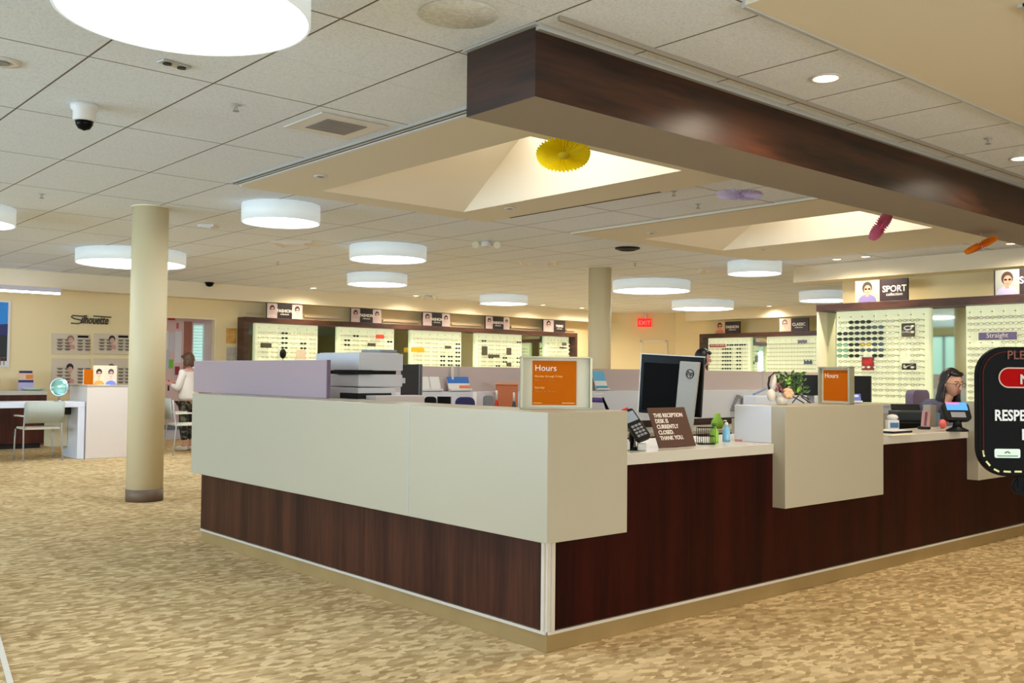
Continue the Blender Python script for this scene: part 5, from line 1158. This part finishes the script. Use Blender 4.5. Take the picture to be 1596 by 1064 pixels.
def head(parent, c, yaw, pitch, skinm, hairm, hairstyle, glasses=False, sc=1.0, lips=(176, 84, 82)):
    # head centre c, local front -Y
    M = Matrix.Translation(c) @ Matrix.Rotation(yaw, 4, 'Z') @ Matrix.Rotation(pitch, 4, 'X') @ Matrix.Scale(sc, 4)
    def f(v):
        x, y, z = v
        if z < 0: x *= 1-.32*(-z)**1.3; y *= 1-.12*(-z)
        fr = max(0, -y)
        if z < -.55: y -= .12*fr
        if abs(z-.08) < .22 and .12 < abs(x) < .55 and y < -.5: y += .10*(1-abs(z-.08)/.22)
        return Vector((x, y, z))
    mb = MB(); mb.M = M; mb.ell((0, 0, 0), (.076, .094, .115), skinm, 28, 20, f)
    mb.ell((0, -.1, -.012), (.012, .018, .024), skinm, 10, 8); mb.ell((0, -.105, -.028), (.016, .014, .010), skinm, 10, 8)
    for s in (-1, 1): mb.ell((s*.077, .008, -.005), (.01, .02, .03), skinm, 8, 8)
    mb.build('head', parent)
    mb = MB(); mb.M = M
    for s in (-1, 1): mb.ell((s*.03, -.082, .012), (.014, .009, .0075), mat('eye_white', (235, 232, 228), .3), 10, 8).ell((s*.03, -.0895, .012), (.006, .003, .006), mat('iris', (40, 26, 20), .3), 8, 6)
    mb.build('eyes', parent)
    mb = MB(); mb.M = M
    for s in (-1, 1): mb.tube([(s*.014, -.092, .032), (s*.03, -.091, .037), (s*.048, -.08, .031)], .0032, hairm, 5)
    mb.build('eyebrows', parent)
    mb = MB(); mb.M = M; mb.ell((0, -.0925, -.056), (.024, .008, .005), mat('lips_%d' % lips[0], lips, .45), 12, 6).ell((0, -.0915, -.064), (.02, .008, .0055), mat('lips_%d' % lips[0], lips, .45), 12, 6); mb.build('mouth', parent)
    mb = MB(); mb.M = M; hairstyle(mb, hairm); mb.build('hair', parent)
    if glasses:
        mb = MB(); mb.M = M
        for s in (-1, 1): mb.ring(ellp(s*.033, .008, .026, .018, 16), ellp(s*.033, .008, .0235, .0155, 16), -.108, -.105, M_blk); mb.tube([(s*.058, -.105, .012), (s*.08, -.05, .012), (s*.082, .01, .008)], .0018, M_blk, 5)
        mb.box(-.008, .008, -.108, -.105, .009, .012, M_blk); mb.build('spectacles', parent)
M_hb = noise_mat('brown_hair', (62, 38, 20), (104, 66, 38), 30, .5, (1, 1, .15)); M_hk = noise_mat('black_hair', (18, 14, 16), (40, 34, 36), 30, .35, (1, 1, .15))
def hair_bob(mb, m):
    def g(v):
        return Vector((v.x, v.y if v.y > -.55 or v.z > .45 else v.y*.55, v.z))
    mb.ell((0, .018, .028), (.092, .105, .112), m, 26, 18, g)
    for s in (-1, 1): mb.ell((s*.072, .02, -.04), (.026, .07, .075), m, 14, 10)
    mb.ell((0, .07, -.04), (.075, .055, .085), m, 16, 12); mb.ell((0, -.062, .085), (.07, .035, .03), m, 14, 8)
def hair_long(mb, m):
    def g(v): return Vector((v.x, v.y if v.y > -.1 or v.z > .5 else v.y*.2-.08, v.z))
    mb.ell((0, .022, .026), (.093, .106, .118), m, 26, 18, g).ell((0, -.045, .095), (.066, .04, .026), m, 14, 8)
    for s in (-1, 1):
        mb.ell((s*.078, .035, -.09), (.024, .05, .14), m, 14, 12)
        mb.tube([(s*.06, -.02, .09), (s*.084, .015, .0), (s*.096, .03, -.12), (s*.1, .02, -.19), (s*.105, .01, -.25)], [.016, .02, .03, .034, .01], m, 10)
    mb.ell((0, .07, -.09), (.085, .05, .16), m, 18, 14)
    for s in (-1, 1): mb.ell((s*.085, .03, -.14), (.03, .05, .1), m, 14, 10)
# standing woman (left)
pw = at(291, 703, Z=0); fdir = (-rt*.95+fw*.31)
t = thing('standing_person', 'standing person with brown bob, cream jacket and dark patterned trousers, holding a small item', 'person', (pw.x+.05, pw.y+.1, 0), facing(fdir.x, fdir.y))
def body_joints(h, arms):
    k = h/1.62
    J = {'pelvis': ((0, 0, .88*k), (.135, .105)), 'waist': ((0, 0, 1.03*k), (.12, .09)), 'chest': ((0, .0, 1.2*k), (.145, .1)), 'upper': ((0, .01, 1.31*k), (.11, .075)), 'neck': ((0, .005, 1.385*k), .047), 'skull': ((0, -.01, 1.45*k), .05)}
    E_ = [('pelvis', 'waist'), ('waist', 'chest'), ('chest', 'upper'), ('upper', 'neck'), ('neck', 'skull')]
    for s, n in ((-1, 'r'), (1, 'l')):
        J['sh'+n] = ((s*.155, .01, 1.315*k), .052); J['el'+n] = (arms[n][0], .042); J['wr'+n] = (arms[n][1], (.026, .022)); E_ += [('upper', 'sh'+n), ('sh'+n, 'el'+n), ('el'+n, 'wr'+n)]
        add_hand(J, E_, 'wr'+n, arms[n][1], arms[n][2], arms[n][3])
    return J, E_
arms = {'r': ((-.2, -.06, 1.06), (-.09, -.27, 1.13), (.25, -1, .25), (.3, 0, 1)), 'l': ((.2, -.06, 1.04), (.09, -.26, 1.1), (-.25, -1, .25), (-.3, 0, 1))}
J, E_ = body_joints(1.62, arms)
for s, n in ((-1, 'r'), (1, 'l')):
    J['hip'+n] = ((s*.085, 0, .82), .085); J['kn'+n] = ((s*.09, -.02, .46), .055); J['an'+n] = ((s*.09, .02, .09), .036); J['to'+n] = ((s*.095, -.12, .03), .028); E_ += [('pelvis', 'hip'+n), ('hip'+n, 'kn'+n), ('kn'+n, 'an'+n), ('an'+n, 'to'+n)]
skin_mesh('body', J, E_, M_skin2, t)
M_cream = mat('cream_jacket', (232, 220, 208), .8)
Jc = {'a': ((0, .0, .8), (.2, .19)), 'b': ((0, 0, .95), (.18, .17)), 'c': ((0, 0, 1.08), (.17, .16)), 'd': ((0, 0, 1.22), (.185, .15)), 'e': ((0, .01, 1.325), (.13, .095)), 'f': ((0, .01, 1.37), (.075, .07))}
Ec = [('a', 'b'), ('b', 'c'), ('c', 'd'), ('d', 'e'), ('e', 'f')]
for s, n in ((-1, 'r'), (1, 'l')):
    a_, b_ = arms[n][0], arms[n][1]; Jc['s'+n] = ((s*.16, .01, 1.315), .072); Jc['e'+n] = (a_, .064); w2 = tuple(a_[i]+(b_[i]-a_[i])*.93 for i in range(3)); Jc['w'+n] = (w2, .044); Ec += [('e', 's'+n), ('s'+n, 'e'+n), ('e'+n, 'w'+n)]
skin_mesh('jacket', Jc, Ec, M_cream, t)['label'] = 'cream jacket'
M_pat = noise_mat('patterned_cloth', (24, 26, 24), (110, 108, 90), 16, .8, lo=.5, hi=.6)
Jt = {'p': ((0, 0, .86), (.15, .12))}; Et = []
for s, n in ((-1, 'r'), (1, 'l')): Jt['h'+n] = ((s*.088, 0, .76), .1); Jt['k'+n] = ((s*.092, -.02, .46), .078); Jt['a'+n] = ((s*.092, .01, .17), .06); Et += [('p', 'h'+n), ('h'+n, 'k'+n), ('k'+n, 'a'+n)]
skin_mesh('trousers', Jt, Et, M_pat, t)['label'] = 'dark patterned trousers'
for s in (-1, 1): MB().ell((s*.095, -.05, .045), (.045, .13, .044), mat('white_shoe', (232, 226, 218), .5), 16, 10, lambda v: Vector((v.x, v.y, max(v.z, -.9)))).build('shoe', t)
head(t, (0, -.02, 1.515), 0, .25, M_skin2, M_hb, hair_bob)
hp_ = t.matrix_basis @ Vector((0, -.4, 1.14)); o = MB().cyl(.02, -.05, .04, mat('dark_red', (150, 40, 52), .5), 10).cyl(.014, -.14, -.05, M_blk, 8).build('held_case'); o.location = hp_; tag(o, 'dark red narrow case held in the standing person\'s hands', 'case')

# seated woman at the service counter
pw = at(1484, 598, D=8.7); fdir = (rt*.66-fw*.74)
t = thing('seated_person', 'seated person with long black hair and glasses in a blue-grey top behind the service counter', 'person', (pw.x, pw.y, 0), facing(fdir.x, fdir.y))
hz = pw.z
zsh = hz-.215
Jp = {'pelvis': ((0, .24, .56), (.16, .13)), 'waist': ((0, .25, .72), (.13, .1)), 'chest': ((0, .22, zsh-.12), (.15, .11)), 'upper': ((0, .14, zsh), (.11, .075)), 'neck': ((0, .05, zsh+.075), .046), 'skull': ((0, .01, hz-.07), .05)}
Ep = [('pelvis', 'waist'), ('waist', 'chest'), ('chest', 'upper'), ('upper', 'neck'), ('neck', 'skull')]
arm2 = {'r': ((-.24, .02, zsh-.2), (-.14, -.24, .965), (.3, -1, -.1), (.6, 0, .6)), 'l': ((.23, .0, zsh-.2), (.12, -.24, .965), (-.3, -1, -.1), (-.6, 0, .6))}
for s, n in ((-1, 'r'), (1, 'l')):
    Jp['sh'+n] = ((s*.175, .14, zsh), .052); Jp['el'+n] = (arm2[n][0], .042); Jp['wr'+n] = (arm2[n][1], (.026, .022)); Ep += [('upper', 'sh'+n), ('sh'+n, 'el'+n), ('el'+n, 'wr'+n)]; add_hand(Jp, Ep, 'wr'+n, arm2[n][1], arm2[n][2], arm2[n][3])
    Jp['hip'+n] = ((s*.09, .22, .54), .09); Jp['kn'+n] = ((s*.11, -.2, .52), .06); Jp['an'+n] = ((s*.11, -.22, .1), .036); Jp['to'+n] = ((s*.11, -.34, .03), .028); Ep += [('pelvis', 'hip'+n), ('hip'+n, 'kn'+n), ('kn'+n, 'an'+n), ('an'+n, 'to'+n)]
skin_mesh('body', Jp, Ep, M_skin, t)
M_bg = noise_mat('blue_grey_cloth', (70, 74, 104), (98, 100, 130), 30, .8)
Jc = {'a': ((0, .24, .55), (.18, .15)), 'b': ((0, .25, .72), (.15, .12)), 'c': ((0, .22, zsh-.12), (.18, .13)), 'd': ((0, .14, zsh), (.135, .09)), 'e': ((0, .10, zsh+.035), (.07, .06))}; Ec = [('a', 'b'), ('b', 'c'), ('c', 'd'), ('d', 'e')]
for s, n in ((-1, 'r'), (1, 'l')):
    a_, b_ = arm2[n][0], arm2[n][1]; Jc['s'+n] = ((s*.195, .13, zsh-.01), .08); Jc['e'+n] = (a_, .058); Jc['w'+n] = (tuple(a_[i]+(b_[i]-a_[i])*.6 for i in range(3)), .048); Ec += [('d', 's'+n), ('s'+n, 'e'+n), ('e'+n, 'w'+n)]
skin_mesh('top', Jc, Ec, M_bg, t)['label'] = 'blue-grey long-sleeved top'
Jt = {'p': ((0, .24, .56), (.17, .14))}; Et = []
for s, n in ((-1, 'r'), (1, 'l')): Jt['h'+n] = ((s*.1, .18, .54), .1); Jt['k'+n] = ((s*.115, -.2, .52), .075); Jt['a'+n] = ((s*.115, -.22, .16), .055); Et += [('p', 'h'+n), ('h'+n, 'k'+n), ('k'+n, 'a'+n)]
skin_mesh('trousers', Jt, Et, M_blk, t)
head(t, (0, 0, hz), -.42, .16, M_skin, M_hk, hair_long, glasses=True, lips=(190, 70, 86))
# far standing person, only the head shows
pw = at(1094, 558, D=13.3); fdir = (rt*.8+fw*.2)
t = thing('standing_person', 'dark-haired person whose head shows above the black computer', 'person', (pw.x, pw.y, 0), facing(fdir.x, fdir.y))
hk = (pw.z-1.515)
J, E_ = body_joints(1.62+hk*1.07, {'r': ((-.2, .0, 1.08), (-.2, -.1, .86), (0, -.2, -1), (.3, -1, 0)), 'l': ((.2, .0, 1.08), (.2, -.1, .86), (0, -.2, -1), (-.3, -1, 0))})
for s, n in ((-1, 'r'), (1, 'l')):
    J['hip'+n] = ((s*.085, 0, .82), .085); J['kn'+n] = ((s*.09, -.02, .46), .055); J['an'+n] = ((s*.09, .02, .09), .036); J['to'+n] = ((s*.095, -.12, .03), .028); E_ += [('pelvis', 'hip'+n), ('hip'+n, 'kn'+n), ('kn'+n, 'an'+n), ('an'+n, 'to'+n)]
skin_mesh('body', J, E_, M_skin2, t)
Jc = {'a': ((0, .0, .8), (.17, .14)), 'c': ((0, 0, 1.08), (.145, .115)), 'd': ((0, 0, 1.24), (.165, .115)), 'e': ((0, .01, 1.34), (.125, .085))}; Ec = [('a', 'c'), ('c', 'd'), ('d', 'e')]
for s, n in ((-1, 'r'), (1, 'l')): Jc['s'+n] = ((s*.165, .01, 1.33), .066); Jc['e'+n] = ((s*.2, .0, 1.08), .055); Jc['w'+n] = ((s*.2, -.08, .9), .042); Ec += [('e', 's'+n), ('s'+n, 'e'+n), ('e'+n, 'w'+n)]
skin_mesh('shirt', Jc, Ec, mat('dark_shirt', (52, 50, 60), .8), t)
Jt = {'p': ((0, 0, .86), (.15, .12))}; Et = []
for s, n in ((-1, 'r'), (1, 'l')): Jt['h'+n] = ((s*.088, 0, .76), .1); Jt['k'+n] = ((s*.092, -.02, .46), .075); Jt['a'+n] = ((s*.092, .01, .14), .055); Et += [('p', 'h'+n), ('h'+n, 'k'+n), ('k'+n, 'a'+n)]
skin_mesh('trousers', Jt, Et, M_blk, t)
head(t, (0, -.02, pw.z), -.3, .2, M_skin2, M_hk, hair_bob)
# transition strip at the lower left
a = at(-6, 985, Z=0); b = at(17, 1070, Z=0); d = (b-a).normalized(); n_ = Vector((-d.y, d.x, 0))*.012
o = MB().prismz([((a-d*3+n_).x, (a-d*3+n_).y), ((a-d*3-n_).x, (a-d*3-n_).y), ((b+d*1.5-n_).x, (b+d*1.5-n_).y), ((b+d*1.5+n_).x, (b+d*1.5+n_).y)], .0005, .008, M_alu).build('trim_12'); o['kind'] = 'structure'
